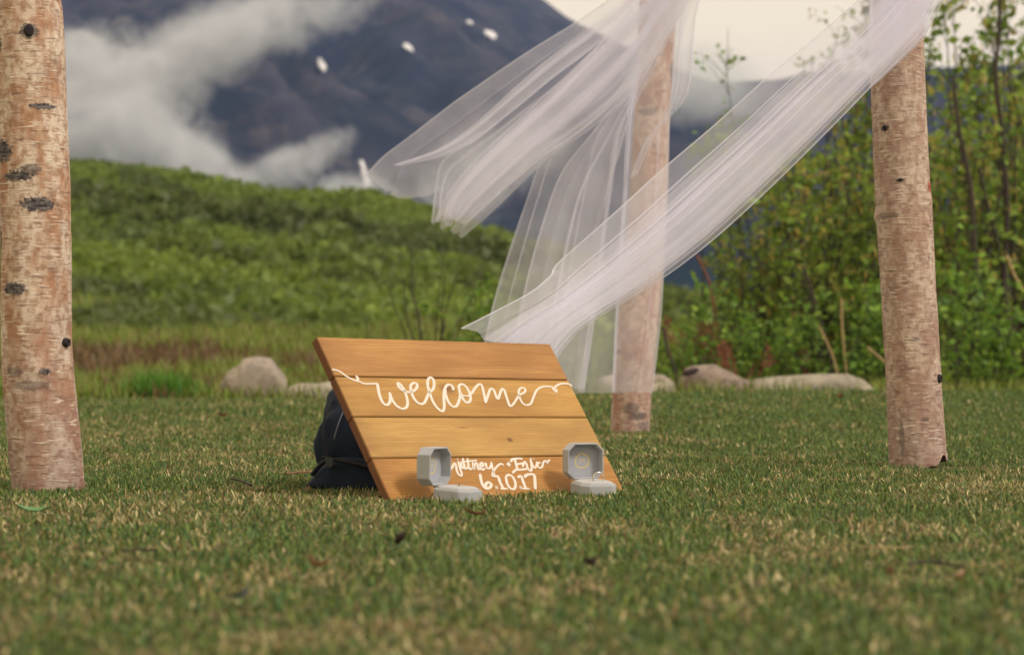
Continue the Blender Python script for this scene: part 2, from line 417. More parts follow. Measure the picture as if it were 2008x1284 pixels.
# ------------------------------------------------------------------ lawn grass
def lawn_grass():
    g = np.random.default_rng(5); parts = []
    for (y0, y1, dens) in ((1.5, 3.4, 24000), (3.4, 6.2, 21000), (6.2, 9.5, 9000), (9.5, 13.9, 6500)):
        ymid = (y0 + y1) / 2; wmax = .25 * y1 + .6; n = int((y1 - y0) * 2 * wmax * dens)
        x = (g.random(n) * 2 - 1) * wmax; y = y0 + (y1 - y0) * g.random(n)
        kp = np.abs(x) < .235 * y + .5; parts.append((x[kp], y[kp]))
    x = np.concatenate([p[0] for p in parts]); y = np.concatenate([p[1] for p in parts])
    keep = np.ones(len(x), bool)
    for (cx, cyy, r) in POST_FEET: keep &= (x - cx) ** 2 + (y - cyy) ** 2 > r * r
    q = np.stack([x, y], -1) - S0[:2]; w2 = sa[:2] / np.linalg.norm(sa[:2]); nrm = np.array([-w2[1], w2[0]])
    al = q @ w2; ac = q @ nrm
    keep &= ~((al > -.0) & (al < SW) & (ac > -.004) & (ac < .05))
    keep &= ~(((x + .285) / .12) ** 2 + ((y - 4.62) / .17) ** 2 < 1)
    keep &= ~((np.abs(x - 1.0) < .115) & (x > .93) & (y > 5.38) & (y < 5.6))
    for (cx, cyy, r) in BOX_FEET: keep &= (x - cx) ** 2 + (y - cyy) ** 2 > r * r
    x, y = x[keep], y[keep]; n = len(x)
    u = 1004 + F * x / y
    dry = .47 + .62 * (fbm(x * 2.3, y * 1.3, 3) - .5) + .75 * (fbm(x * 14, y * 9, 3) - .5)
    dry = dry + .07 * np.clip((1250 - u) / 900, -1, 1) - .05 * (y < 2.4) - .05 * (y > 9.5) + .05 * np.exp(-((y - 4.2) / 1.6) ** 2)
    pdry = np.clip((dry - .39) * 2.2, .08, .52) * (1 - .35 * sstep((u - 1150) / 500) * sstep((y - 4.4) / 1.5))
    isd = g.random(n) < pdry
    far = np.clip((y - 5.5) / 6, 0, 1)
    h = (.006 + .010 * g.random(n) ** 1.2) * (1 + .9 * far) * (1 - .05 * isd); h[g.random(n) < .04] *= 1.8
    w = (.0019 + .0016 * g.random(n)) * (1 + 1.3 * far)
    lean = np.where(isd, .4 + 1.6 * g.random(n), .1 + .9 * g.random(n))
    gp = np.array([(.098, .168, .044), (.128, .185, .044), (.068, .132, .050), (.17, .215, .052), (.215, .245, .07)])
    dp = np.array([(.44, .36, .18), (.35, .28, .13), (.55, .46, .26), (.27, .24, .09), (.30, .19, .11)])
    gi = g.choice(5, n, p=[.28, .28, .22, .15, .07]); di = g.choice(5, n, p=[.3, .25, .15, .2, .1])
    cc = np.where(isd[:, None], dp[di], gp[gi]) * (.5 + 1.0 * g.random((n, 1)) ** 1.3)
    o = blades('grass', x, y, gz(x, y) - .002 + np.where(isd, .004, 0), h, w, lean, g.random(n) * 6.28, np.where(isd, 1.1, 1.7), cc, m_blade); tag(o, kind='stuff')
    return n

# ------------------------------------------------------------------ birch posts
def bark(name, tint, scars, stain, lowpurple=.5, seed=0):
    k = M(name, .75, .25); uv = 'UV'
    v = k.coord(uv, (1, 1, 1), (seed * .73, seed * .31, 0))
    big = k.noise(k.coord(uv, (14, 5, 1), (seed, 2, 0)), 1.6, 5, .6)
    c = k.mix(k.ramp(big, [(.44, 0), (.60, 1)]), tint, stain)
    mott = k.noise(k.coord(uv, (60, 55, 1), (seed, 9, 0)), 1, 5, .65)
    c = k.mix(k.ramp(mott, [(.46, 0), (.60, .75)]), c, tuple(x * .72 for x in stain))
    # purple grey tone, stronger at the foot
    sp = k.new('ShaderNodeSeparateXYZ'); k.l.new(k.coord(uv), sp.inputs[0])
    w = k.math('ADD', k.math('MULTIPLY', sp.outputs[1], -1.7), k.math('MULTIPLY_ADD', k.noise(k.coord(uv, (9, 7, 1), (3, seed, 0)), 1, 3), 1.2, lowpurple - .25), clamp=True)
    c = k.mix(k.math('MULTIPLY', w, .75), c, (.20, .125, .125))
    blot = k.noise(k.coord(uv, (24, 16, 1), (seed * 4, 6, 0)), 1, 6, .7)
    c = k.mix(k.ramp(blot, [(.54, 0), (.68, .6)]), c, (.22, .135, .115)); c = k.mix(k.ramp(blot, [(.28, .55), (.42, 0)]), c, (.66, .56, .46))
    # pale lenticel dashes, long and thin around the trunk
    a = k.noise(k.coord(uv, (32, 215, 1), (seed * 2, 0, 0)), 1, 1, .4)
    a2 = k.noise(k.coord(uv, (20, 19, 1), (seed * 5, 0, 0)), 1, 2)
    lent = k.math('MULTIPLY', k.ramp(a, [(.58, 0), (.66, 1)]), k.ramp(a2, [(.42, .08), (.60, 1)]))
    c = k.mix(k.math('MULTIPLY', lent, .8), c, (.68, .57, .46))
    d = k.noise(k.coord(uv, (30, 190, 1), (seed * 3 + 4, 0, 0)), 1, 1, .4)
    c = k.mix(k.math('MULTIPLY', k.ramp(d, [(.62, 0), (.68, 1)]), .55), c, (.13, .065, .05))
    # dark scars with ragged edges
    rag = k.noise(k.coord(uv, (130, 130, 1)), 1, 4, .7); rag2 = k.noise(k.coord(uv, (70, 160, 1)), 1, 3, .6)
    tot = None
    for (u0, v0, ru, rv, st) in scars:
        mpn = k.new('ShaderNodeMapping'); t = k.new('ShaderNodeTexCoord'); k.l.new(t.outputs['UV'], mpn.inputs[0])
        mpn.vector_type = 'POINT'; mpn.inputs['Location'].default_value = (-u0 / ru, -v0 / rv, 0); mpn.inputs['Scale'].default_value = (1 / ru, 1 / rv, 1)
        ln = k.new('ShaderNodeVectorMath', operation='LENGTH'); k.l.new(mpn.outputs[0], ln.inputs[0])
        e = k.math('SUBTRACT', 1.0, ln.outputs['Value']); e = k.math('ADD', k.math('MULTIPLY', e, 1.6), k.math('MULTIPLY_ADD', rag, 2.6, -1.45))
        e = k.math('MULTIPLY', k.math('MULTIPLY', e, 2.6, clamp=True), min(1, st * 1.1))
        e = k.math('MULTIPLY', e, k.math('LESS_THAN', ln.outputs['Value'], 1.35))
        tot = e if tot is None else k.math('MAXIMUM', tot, e)
    hgt = k.math('ADD', k.math('MULTIPLY', lent, .5), k.math('MULTIPLY', mott, .5))
    if tot is not None:
        c = k.mix(tot, c, k.mix(k.ramp(rag2, [(.4, 0), (.62, 1)]), (.035, .03, .036), (.17, .15, .14)))
        hgt = k.math('ADD', hgt, k.math('MULTIPLY', tot, k.math('MULTIPLY', rag2, 1.5)))
    k.color(c).bump(hgt, .5, .003)
    return k.m

m_knot = plain('dark_knot', (.028, .022, .026), .9, .5, 300, bump=.6)
m_core = plain('cut_wood_shade', (.07, .04, .03), .9, .3, 90)  # cut face coloured dark for the shade in the gap under the foot
POST_FEET = []
def post(Y, rows, mat_, label, seed, cut=None, bumps=()):
    """rows: (photo y, centre x, width px) down the trunk"""
    rows = sorted(rows, key=lambda r: -r[0])
    zz = np.array([P(0, r[0], Y)[2] for r in rows]); cx = np.array([P(r[1], 0, Y)[0] for r in rows]); rr = np.array([r[2] / 2 / F * Y for r in rows])
    base = np.array([cx[0], Y]); z0 = -.012
    zl = np.r_[np.linspace(z0, zz[-1], 190), np.linspace(zz[-1], 2.1, 40)[1:]]
    slope = (cx[-1] - cx[-3]) / (zz[-1] - zz[-3])
    C = np.where(zl > zz[-1], cx[-1] + slope * (zl - zz[-1]), np.interp(zl, zz, cx)); Rd = np.interp(zl, zz, rr)
    # soften the kinks of the traced centre line
    ker = np.ones(15) / 15; C = np.convolve(np.pad(C, 7, 'edge'), ker, 'valid'); Rd = np.convolve(np.pad(Rd, 7, 'edge'), ker, 'valid')
    ns = 72; th = np.arange(ns + 1) * 2 * np.pi / ns + np.pi / 2     # seam at the back
    TH, ZL = np.meshgrid(th, zl); front = (TH - np.pi * 1.5)          # 0 at the front
    r = Rd[:, None] * (1 + .022 * (fbm(np.cos(TH) * 1.3 + seed * 7 + 20, ZL * 5 + np.sin(TH), 4) - .5) * 2)
    r = r + .0012 * (fbm(np.cos(TH) * 6 + 40, ZL * 60 + np.sin(TH) * 6 + seed, 2) - .5)
    for (bx, by, amp, sg) in bumps:
        zc = P(0, by, Y)[2]; off = P(bx, 0, Y)[0] - np.interp(zc, zl, C); a0 = np.arcsin(np.clip(off / np.interp(zc, zl, Rd), -1, 1))
        r = r + amp * np.exp(-(((front - a0) * Rd[:, None]) ** 2 + (ZL - zc) ** 2) / sg ** 2)
    xx = C[:, None] + r * np.cos(TH); yy = Y + r * np.sin(TH); z_ = ZL.copy()
    if cut:                                                          # foot sawn at a slant: the near right side hangs clear of the lawn
        lift = np.clip((front - cut[0]) / cut[1], 0, 1) * (front < 2.3) * cut[2] * (1 + .25 * np.sin(front * 9))
        z_[0] = z_[0] + lift[0]; z_[1:8] = np.maximum(z_[1:8], z_[0] + .0005 * np.arange(1, 8)[:, None])
    UV = np.stack([front * Rd.mean(), z_], -1)
    cb = base[0]
    V = np.stack([xx - cb, yy - Y, z_], -1).reshape(-1, 3)
    root = empty('birch_post', (cb, Y, 0))
    tag(root, label, 'birch post', 'birch posts of the wedding arch')
    link('trunk', mesh_np('trunk', V, [grid_faces(len(zl), ns + 1)], uv=UV.reshape(-1, 2), smooth=True, mats=[mat_]), root)
    ring = V.reshape(len(zl), ns + 1, 3)[0][:-1]; cen = ring.mean(0) + np.array([0, 0, .004])
    T = [(i, (i + 1) % ns, ns) for i in range(ns)]
    link('cut_end', mesh_np('cut_end', np.vstack([ring + [0, 0, .001], cen]), [np.array(T)], mats=[m_core]), root)
    POST_FEET.append((C[0], Y, Rd[0] + .001))
    def surf(px, py):
        zc = P(0, py, Y)[2]; rc = np.interp(zc, zl, Rd); off = np.clip(P(px, 0, Y)[0] - np.interp(zc, zl, C), -rc * .995, rc * .995)
        a0 = math.asin(off / rc)
        return Vector((np.interp(zc, zl, C) + off - cb, -math.cos(a0) * rc, zc)), Vector((math.sin(a0), -math.cos(a0), 0))
    return root, surf
def knot(root, surf, px, py, w, h, proud, m=None, seed=0, hole=True):
    """a broken branch stub: raised ragged collar with a sunken heart"""
    p, nrm = surf(px, py); t = Vector((0, 0, 1)); s_ = nrm.cross(t); r_ = random.Random(seed)
    bm = bmesh.new(); rings = []
    for (q, hgt) in ((1.0, -.15), (.92, .45), (.72, 1.0), (.45, .85 if hole else 1.05), (.2, .35 if hole else 1.0)):
        rings.append([bm.verts.new(p + s_ * (w * q * math.cos(a) * (1 + .18 * (r_.random() - .5))) + t * (h * q * math.sin(a) * (1 + .18 * (r_.random() - .5))) + nrm * proud * hgt * (1 + .3 * (r_.random() - .5)))
                      for a in [2 * math.pi * i / 12 for i in range(12)]])
    for a, b in zip(rings, rings[1:]):
        for i in range(12): bm.faces.new((a[i], a[(i + 1) % 12], b[(i + 1) % 12], b[i]))
    bm.faces.new(rings[-1]); from_bm('knot', bm, m or m_knot, root, smooth=True)

def uv_at(px, py, Y, rows):
    rows = sorted(rows, key=lambda r: r[0]); yy = [r[0] for r in rows]
    cx = np.interp(py, yy, [r[1] for r in rows]); w = np.interp(py, yy, [r[2] for r in rows]); R0 = np.mean([r[2] for r in rows]) / 2 / F * Y
    return math.asin(max(-1, min(1, (px - cx) / (w / 2)))) * R0, P(0, py, Y)[2]

YL, YR_, YB = 4.52, 5.57, 8.33
rowsL = [(968, 96, 141), (900, 90, 143), (800, 81, 143), (720, 74, 139), (650, 71, 136), (500, 71, 136), (330, 67, 139), (200, 61, 137), (100, 58, 138), (0, 52, 137)]
rowsR = [(921, 1801, 114), (800, 1794, 110), (700, 1789, 108), (560, 1781, 107), (430, 1773, 110), (330, 1767, 107), (200, 1762, 106), (100, 1759, 104), (0, 1757, 103)]
rowsB = [(855, 1234, 77), (770, 1239, 77), (700, 1245, 78), (600, 1254, 80), (500, 1263, 77), (400, 1271, 74), (250, 1277, 71), (100, 1286, 73), (0, 1291, 74)]
pxm = YL / F
scL = []
for (sx, sy, ru, rv, st) in ((14, 300, 34, 28, 1), (48, 350, 40, 13, .9), (72, 338, 26, 12, .7), (88, 405, 42, 17, 1), (95, 215, 32, 7, .9), (6, 95, 14, 22, .9), (38, 568, 34, 17, .95),
                            (40, 728, 26, 12, .5), (100, 728, 14, 9, .8), (8, 470, 8, 30, .8), (75, 755, 44, 12, .45), (70, 70, 22, 17, .8)):
    u0, v0 = uv_at(sx, sy, YL, rowsL); scL.append((u0, v0, ru * pxm, rv * pxm, st))
mL = bark('birch_bark_weathered', (.64, .52, .42), scL, (.41, .22, .13), .36, 1)
rL, sL = post(YL, rowsL, mL, 'left birch post with black bark scars, cut off by the left edge of the photo', 1, bumps=((70, 70, .004, .018), (92, 728, .004, .016), (60, 330, .002, .03)))
knot(rL, sL, 70, 70, .010, .013, .006, seed=1, hole=False); knot(rL, sL, 134, 672, .010, .009, .008, seed=2); knot(rL, sL, 100, 729, .008, .006, .003, seed=3)
pxm = YR_ / F; scR = []
for (sx, sy, ru, rv, st) in ((1729, 255, 12, 9, .8), (1757, 357, 12, 5, .8), (1728, 425, 16, 8, .5), (1786, 665, 14, 5, .4), (1762, 860, 7, 48, .55), (1806, 820, 9, 5, .6), (1745, 425, 14, 7, .5)):
    u0, v0 = uv_at(sx, sy, YR_, rowsR); scR.append((u0, v0, ru * pxm, rv * pxm, st))
mR = bark('birch_bark_tan', (.54, .42, .34), scR, (.38, .24, .18), .22, 2)
rR, sR = post(YR_, rowsR, mR, 'right birch post with pale dashes in tan bark, its foot sawn at a slant', 2, cut=(-.12, .9, .034), bumps=((1716, 425, .006, .012), (1817, 395, .004, .02), (1717, 395, .004, .010)))
knot(rR, sR, 1729, 255, .006, .007, .003, seed=4); knot(rR, sR, 1836, 742, .008, .011, .006, seed=5); knot(rR, sR, 1757, 357, .006, .003, .002, seed=6)
m_red = plain('torn_inner_bark', (.36, .10, .06), .8, .3, 200)
knot(rR, sR, 1817, 372, .007, .016, .003, m_red, seed=8)
pxm = YB / F; scB = []
for (sx, sy, ru, rv, st) in ((1317, 140, 12, 20, .8), (1268, 222, 26, 9, .5), (1250, 815, 24, 10, .7), (1235, 800, 20, 14, .6), (1262, 835, 18, 12, .5)):
    u0, v0 = uv_at(sx, sy, YB, rowsB); scB.append((u0, v0, ru * pxm, rv * pxm, st))
mB = bark('birch_bark_pinkish', (.60, .45, .37), scB, (.42, .22, .16), .12, 3)
rB, sB = post(YB, rowsB, mB, 'rear birch post, smallest in view, standing behind the hanging veil of tulle', 3)
knot(rB, sB, 1213, 690, .006, .006, .003, seed=7)

# ------------------------------------------------------------------ wooden sign
def wood(name, a, b, off, knots=()):
    k = M(name, .45, .35); v = k.coord('Object', (1, 1, 1), off)
    w1 = k.noise(k.coord('Object', (1.5, 17, 6), off), 3.2, 6, .6, 1.0)
    w2 = k.noise(k.coord('Object', (5, 160, 40), off), 4, 3, .6)
    big = k.noise(k.coord('Object', (3, 9, 3), off), 1.5, 3, .5)
    rngs = k.new('ShaderNodeTexWave', wave_type='BANDS', bands_direction='Y'); rngs.inputs['Scale'].default_value = 9; rngs.inputs['Distortion'].default_value = 5.5; rngs.inputs['Detail'].default_value = 3
    rngs.inputs['Detail Scale'].default_value = .8; k.l.new(k.coord('Object', (.9, 6, 2), off), rngs.inputs['Vector'])
    c = k.mix(k.ramp(w1, [(.3, 0), (.7, 1)]), a, b)
    c = k.mix(k.math('MULTIPLY', k.ramp(rngs.outputs['Fac'], [(.45, 0), (.95, 1)]), .32), c, tuple(x * .66 for x in b))
    c = k.mix(k.ramp(w2, [(.52, 0), (.72, .35)]), c, tuple(x * .55 for x in b))
    c = k.mix(k.ramp(big, [(.40, 0), (.66, .6)]), c, tuple(x * .72 for x in b))
    for (kx, ky, rx, ry, st) in knots:
        mpn = k.new('ShaderNodeMapping'); t = k.new('ShaderNodeTexCoord'); k.l.new(t.outputs['Object'], mpn.inputs[0])
        mpn.inputs['Location'].default_value = (-kx / rx, -ky / ry, 0); mpn.inputs['Scale'].default_value = (1 / rx, 1 / ry, 0)
        ln = k.new('ShaderNodeVectorMath', operation='LENGTH'); k.l.new(mpn.outputs[0], ln.inputs[0])
        c = k.mix(k.math('MULTIPLY', k.math('SUBTRACT', 1.15, ln.outputs['Value'], clamp=True), st), c, (.10, .035, .012))
    sp = k.new('ShaderNodeSeparateXYZ'); k.l.new(k.coord(), sp.inputs[0])
    e = k.math('MULTIPLY_ADD', sp.outputs[0], -16.0, k.math('MULTIPLY_ADD', w1, 1.2, -.1), clamp=True)      # stain soaked darker towards the left ends
    c = k.mix(k.math('MULTIPLY', e, .55), c, (.16, .06, .018))
    k.color(c).bump(w2, .12, .001); return k.m
sign = empty('welcome_sign', S0); mw = Matrix((sa, sb, np.cross(sa, sb))).transposed().to_4x4()
NZ = 1.0 if np.cross(sa, sb).dot(sn) > 0 else -1.0           # +z of the sign frame faces the viewer
sign.matrix_world = Matrix.Translation(Vector(S0)) @ mw
tag(sign, 'wooden welcome sign of four stained planks leaning back on a dark bag', 'sign')
TH = .018
k1 = to_sign(1000, 862); k2 = to_sign(877, 762); k3 = to_sign(1060, 690)
woods = [wood('stained_wood_bottom', (.50, .25, .055), (.33, .14, .03), (.3, 1.2, 0)),
         wood('stained_wood_pale', (.52, .315, .095), (.38, .20, .052), (2.3, .2, 0), [(k1[0], k1[1], .008, .006, 1.0), (k1[0] - .10, k1[1] + .028, .02, .002, .7)]),
         wood('stained_wood_golden', (.52, .30, .082), (.37, .18, .042), (5.3, .7, 0), [(k2[0], k2[1], .022, .014, .75)]),
         wood('stained_wood_reddish', (.48, .25, .075), (.32, .14, .038), (8.1, 2.7, 0))]
ph = SH / 4
m_end = plain('dark_end_grain', (.16, .07, .035), .85, .4, 220)  # plank ends coloured darker than the board faces
for i in range(4):
    bm = bmesh.new(); bmesh.ops.create_cube(bm, size=1)
    x0, x1 = random.uniform(-.0006, .0006), SW + random.uniform(-.0008, .0008)
    g0 = .0011
    for v_ in bm.verts:
        v_.co = Vector(((x0 if v_.co.x < 0 else x1), (i * ph + g0 if v_.co.y < 0 else (i + 1) * ph - g0), (0 if v_.co.z > 0 else -TH) * NZ + 0))
    bmesh.ops.bevel(bm, geom=list(bm.edges), offset=.0013, segments=2, affect='EDGES')
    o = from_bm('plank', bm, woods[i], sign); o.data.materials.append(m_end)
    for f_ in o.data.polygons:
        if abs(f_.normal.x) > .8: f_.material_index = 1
for bx in (SW * .18, SW * .78):
    bm = bmesh.new(); bmesh.ops.create_cube(bm, size=1)
    for v_ in bm.verts: v_.co = Vector((bx + (v_.co.x) * .05, SH * .5 + v_.co.y * SH * .9, (-TH - .0005 - (.016 if v_.co.z < 0 else 0)) * NZ))
    from_bm('batten', bm, woods[0], sign)

k = M('white_paint', .6, .3); n_ = k.noise(k.coord(), 120, 3); k.color(k.mix(n_, (.60, .53, .46), (.72, .65, .57))); m_paint = k.m
def smooth_path(pts, n=10):
    pts = np.array(pts, float)
    if len(pts) < 3: return np.array([pts[0] + (pts[-1] - pts[0]) * t for t in np.linspace(0, 1, n)])
    q = np.vstack([2 * pts[0] - pts[1], pts, 2 * pts[-1] - pts[-2]]); out = []
    for i in range(1, len(q) - 2):
        for t in np.linspace(0, 1, n, endpoint=False):
            a, b, c, d = q[i - 1], q[i], q[i + 1], q[i + 2]
            out.append(.5 * ((2 * b) + (-a + c) * t + (2 * a - 5 * b + 4 * c - d) * t * t + (-a + 3 * b - 3 * c + d) * t ** 3))
    out.append(pts[-1]); return np.array(out)
def stroke(acc, zpts, off, sc, wpx, lift=0, close=False):
    """painted brush line: traced points -> board plane, downstrokes a little heavier"""
    pts = smooth_path([(off[0] + x / sc, off[1] + y / sc) for x, y in zpts], 7)
    uvs = np.array([to_sign(*p) for p in pts]); uvs = np.clip(uvs, [.001, .001], [SW - .001, SH - .001])
    t = np.gradient(uvs, axis=0); L = np.linalg.norm(t, axis=1)[:, None] + 1e-9; t = t / L; nn = np.stack([-t[:, 1], t[:, 0]], -1)
    hw = wpx / 2 / 1120 * (1 + .32 * np.abs(t[:, 1]) ** 2); hw[0] *= .6; hw[-1] *= .6
    z = (.0007 + lift) * NZ; zb = -.0004 * NZ; n = len(uvs)
    L3 = np.c_[uvs + nn * hw[:, None], np.full(n, z)]; R3 = np.c_[uvs - nn * hw[:, None], np.full(n, z)]
    Lb = np.c_[uvs + nn * hw[:, None] * 1.08, np.full(n, zb)]; Rb = np.c_[uvs - nn * hw[:, None] * 1.08, np.full(n, zb)]
    V = np.vstack([L3, R3, Lb, Rb]); i = np.arange(n - 1)
    Q = np.vstack([np.stack([i, i + 1, n + i + 1, n + i], -1), np.stack([i, 2 * n + i, 2 * n + i + 1, i + 1], -1), np.stack([n + i, n + i + 1, 3 * n + i + 1, 3 * n + i], -1)])
    acc.add(V, Q)
    for e in (0, -1):                                        # round ends
        th = np.linspace(0, 2 * np.pi, 11)[:-1]; c = uvs[e]; V = np.c_[c[0] + hw[e] * np.cos(th), c[1] + hw[e] * np.sin(th), np.full(10, z * 1.01)]
        acc.add(np.vstack([V, [c[0], c[1], z * 1.01]]), T=[(j, (j + 1) % 10, 10) for j in range(10)])
A2, B2, C2, SC2 = (640, 700), (900, 700), (800, 860), 6.693
wl_ = Acc(); j = 0
for (off, pts, w) in [
    (A2, [(70, 165), (130, 172), (190, 200), (235, 235), (290, 270), (350, 300), (400, 315), (440, 325), (490, 348), (560, 352), (640, 350), (668, 352)], 3.6),
    (A2, [(383, 255), (400, 262), (412, 288), (396, 308)], 4.5),
    (A2, [(668, 352), (682, 440), (705, 530), (745, 605), (790, 630), (825, 600), (838, 545), (830, 470)], 5.2),
    (A2, [(830, 470), (850, 540), (890, 605), (940, 655), (1000, 680), (1050, 658), (1064, 600), (1050, 520), (1022, 440), (985, 380), (950, 345), (935, 355), (950, 395), (990, 432), (1045, 455), (1100, 460), (1150, 440), (1188, 395), (1180, 350), (1140, 342), (1105, 378), (1110, 450), (1140, 530), (1185, 590), (1240, 618), (1285, 598), (1312, 545), (1345, 470), (1395, 425), (1412, 360), (1400, 295), (1365, 270), (1332, 300), (1327, 370), (1350, 460), (1385, 560), (1430, 640), (1490, 700), (1528, 708), (1545, 650), (1540, 560), (1540, 480), (1556, 410), (1590, 365), (1635, 372), (1662, 408), (1656, 430)], 5.0),
    (A2, [(1556, 420), (1565, 500), (1600, 590), (1650, 645), (1700, 648), (1733, 590), (1752, 510), (1745, 440), (1736, 385), (1775, 358), (1830, 390), (1875, 470), (1890, 550), (1865, 596), (1820, 588), (1780, 530), (1762, 470)], 5.0),
    (A2, [(1785, 505), (1850, 512), (1900, 485), (1955, 405), (2000, 362)], 3.6),
    (B2, [(160, 485), (215, 400), (262, 360), (295, 372), (315, 440), (335, 530), (345, 600)], 4.8),
    (B2, [(345, 600), (370, 530), (400, 440), (430, 415), (462, 450), (490, 530), (510, 556)], 4.8),
    (B2, [(510, 556), (530, 500), (556, 430), (588, 432), (622, 530), (662, 650)], 4.8),
    (B2, [(662, 650), (705, 625), (765, 535), (800, 495), (850, 470), (868, 432), (842, 405), (800, 415), (780, 460), (795, 540), (840, 615), (890, 632), (940, 612), (970, 540), (1010, 450), (1060, 405), (1130, 388), (1210, 395), (1240, 430), (1270, 460), (1278, 435), (1252, 408), (1290, 370), (1350, 352), (1430, 355), (1488, 386)], 4.2)]:
    stroke(wl_, pts, off, SC2, w, lift=.00004 * j); j += 1
link('lettering', wl_.mesh('lettering', m_paint), sign)
nm = Acc()
for pts, w in [([(470, 262), (500, 420)], 4), ([(470, 270), (540, 275), (530, 330), (490, 345), (560, 370), (545, 415), (495, 420)], 4),
    ([(575, 390), (605, 325), (625, 350), (640, 430), (668, 478), (695, 486), (702, 460), (682, 400), (655, 300)], 4.0), ([(645, 268), (650, 274)], 4),
    ([(690, 310), (700, 390), (728, 372), (742, 340)], 3.8), ([(716, 262), (728, 340), (745, 398), (775, 378)], 4.2), ([(780, 262), (790, 340), (806, 400), (836, 388)], 4.2), ([(692, 308), (790, 296), (902, 284)], 3.4),
    ([(846, 308), (862, 402), (872, 345), (896, 314), (910, 350), (920, 402), (944, 396)], 4.0), ([(944, 378), (985, 350), (978, 318), (950, 326), (946, 370), (970, 408), (1005, 392)], 4.2),
    ([(1018, 316), (1030, 380), (1062, 390), (1088, 350), (1092, 312)], 4.0), ([(1092, 312), (1110, 400), (1128, 470), (1112, 494), (1106, 470), (1130, 410), (1180, 352), (1220, 330), (1252, 346)], 4.0),
    ([(1290, 336), (1345, 334)], 3.8), ([(1316, 310), (1322, 364)], 3.8),
    ([(1345, 304), (1370, 272), (1430, 262), (1496, 264)], 4.6), ([(1398, 268), (1416, 340), (1436, 408)], 4.8), ([(1404, 340), (1470, 330), (1528, 318)], 4.4), ([(1368, 452), (1412, 412), (1480, 408), (1560, 398)], 4.6),
    ([(1500, 368), (1528, 306), (1550, 330), (1572, 396), (1608, 424), (1620, 380), (1606, 264)], 4.2), ([(1612, 300), (1640, 366), (1664, 384), (1684, 350), (1690, 306)], 4.0), ([(1640, 268), (1644, 273)], 3.5),
    ([(1738, 318), (1712, 316), (1698, 350), (1722, 386), (1756, 372), (1772, 316), (1800, 292), (1822, 322), (1832, 300), (1860, 280)], 3.8)]:
    stroke(nm, pts, C2, SC2, w, lift=.00003 * (j := j + 1) % .0005)
link('lettering', nm.mesh('lettering', m_paint), sign)
dt = Acc()
for pts, w in [([(944, 468), (954, 540), (980, 615), (1022, 655), (1072, 642), (1088, 600), (1052, 574), (1018, 598), (1020, 640)], 5.4), ([(1156, 636), (1166, 644)], 8),
    ([(1128, 494), (1180, 500), (1206, 570), (1248, 652)], 5.2), ([(1212, 656), (1306, 656)], 4), ([(1282, 500), (1300, 590), (1348, 655), (1398, 652), (1408, 585), (1374, 505), (1322, 474), (1284, 496)], 4.8),
    ([(1472, 636), (1482, 644)], 8), ([(1438, 508), (1480, 492), (1508, 560), (1542, 650)], 5.2), ([(1496, 656), (1592, 656)], 4), ([(1526, 506), (1562, 474), (1648, 474), (1664, 560), (1668, 660)], 5.6)]:
    stroke(dt, pts, C2, SC2, w, lift=.00003 * (j := j + 1) % .0005)
link('lettering', dt.mesh('lettering', m_paint), sign)

# ------------------------------------------------------------------ dark backpack behind the sign
k = M('navy_nylon', .7, .18); nv = k.noise(k.coord('Object', (1, 1, 1)), 420, 2); nb = k.noise(k.coord(), 14, 4)
k.color(k.mix(nb, (.009, .011, .028), (.013, .026, .044))).bump(nv, .35, .001); m_nylon = k.m
m_hinge_ = plain('buckle_plastic', (.05, .055, .065), .4, .2, 300); m_strap = plain('black_webbing', (.012, .012, .018), .7, .3, 300)
def superell(cx, cy_, cz, rx, ry, rz, e1, e2, wob, seed, name, parent, m, org, nu=56, nvv=36):
    th = np.linspace(-np.pi, np.pi, nu, endpoint=False); phi = np.linspace(-np.pi / 2, np.pi / 2, nvv)
    PH, TT = np.meshgrid(phi, th, indexing='ij'); f = lambda w, e: np.sign(w) * np.abs(w) ** e
    x = rx * f(np.cos(PH), e1) * f(np.cos(TT), e2); y = ry * f(np.cos(PH), e1) * f(np.sin(TT), e2); z = rz * f(np.sin(PH), e1)
    nn_ = fbm(x * 22 + seed, z * 22 + y * 15, 4) - .5; s_ = 1 + wob * nn_ * 2
    Vv = np.stack([cx + x * s_, cy_ + y * s_, cz + z * s_], -1).reshape(-1, 3)
    if name == 'padded_base': Vv[:, 0] += np.clip(-.24 - Vv[:, 0], 0, .2) * (Vv[:, 2] - .03) * 5.5; Vv[:, 2] *= 1 - .5 * np.clip((-.36 - Vv[:, 0]) * 8, 0, 1)
    d = (Vv - S0) @ sn; over = np.maximum(d + TH + .019, 0)     # slump against the back of the board
    Vv = Vv - over[:, None] * sn; Vv[:, 2] = np.maximum(Vv[:, 2], .001)
    i = np.arange(nvv - 1)[:, None] * nu; jj = np.arange(nu)[None, :]; kk = (jj + 1) % nu
    Q = np.stack([i + jj, i + kk, i + nu + kk, i + nu + jj], -1).reshape(-1, 4)
    return link(name, mesh_np(name, Vv - org, [Q], smooth=True, mats=[m]), parent)
org = np.array([-.26, 4.66, 0]); bag = empty('backpack', org); tag(bag, 'dark navy backpack slumped on the grass behind the sign', 'bag')
superell(-.244, 4.66, .105, .126, .135, .118, .72, .8, .13, 3, 'body', bag, m_nylon, org)
superell(-.232, 4.60, .030, .140, .13, .033, .32, .4, .06, 8, 'padded_base', bag, m_nylon, org)
def curve_part(name, path, r, m, parent, org, ns=6):
    V, Q = tube(smooth_path(path, 6), r, ns); return link(name, mesh_np(name, V - org, [Q], smooth=True, mats=[m]), parent)
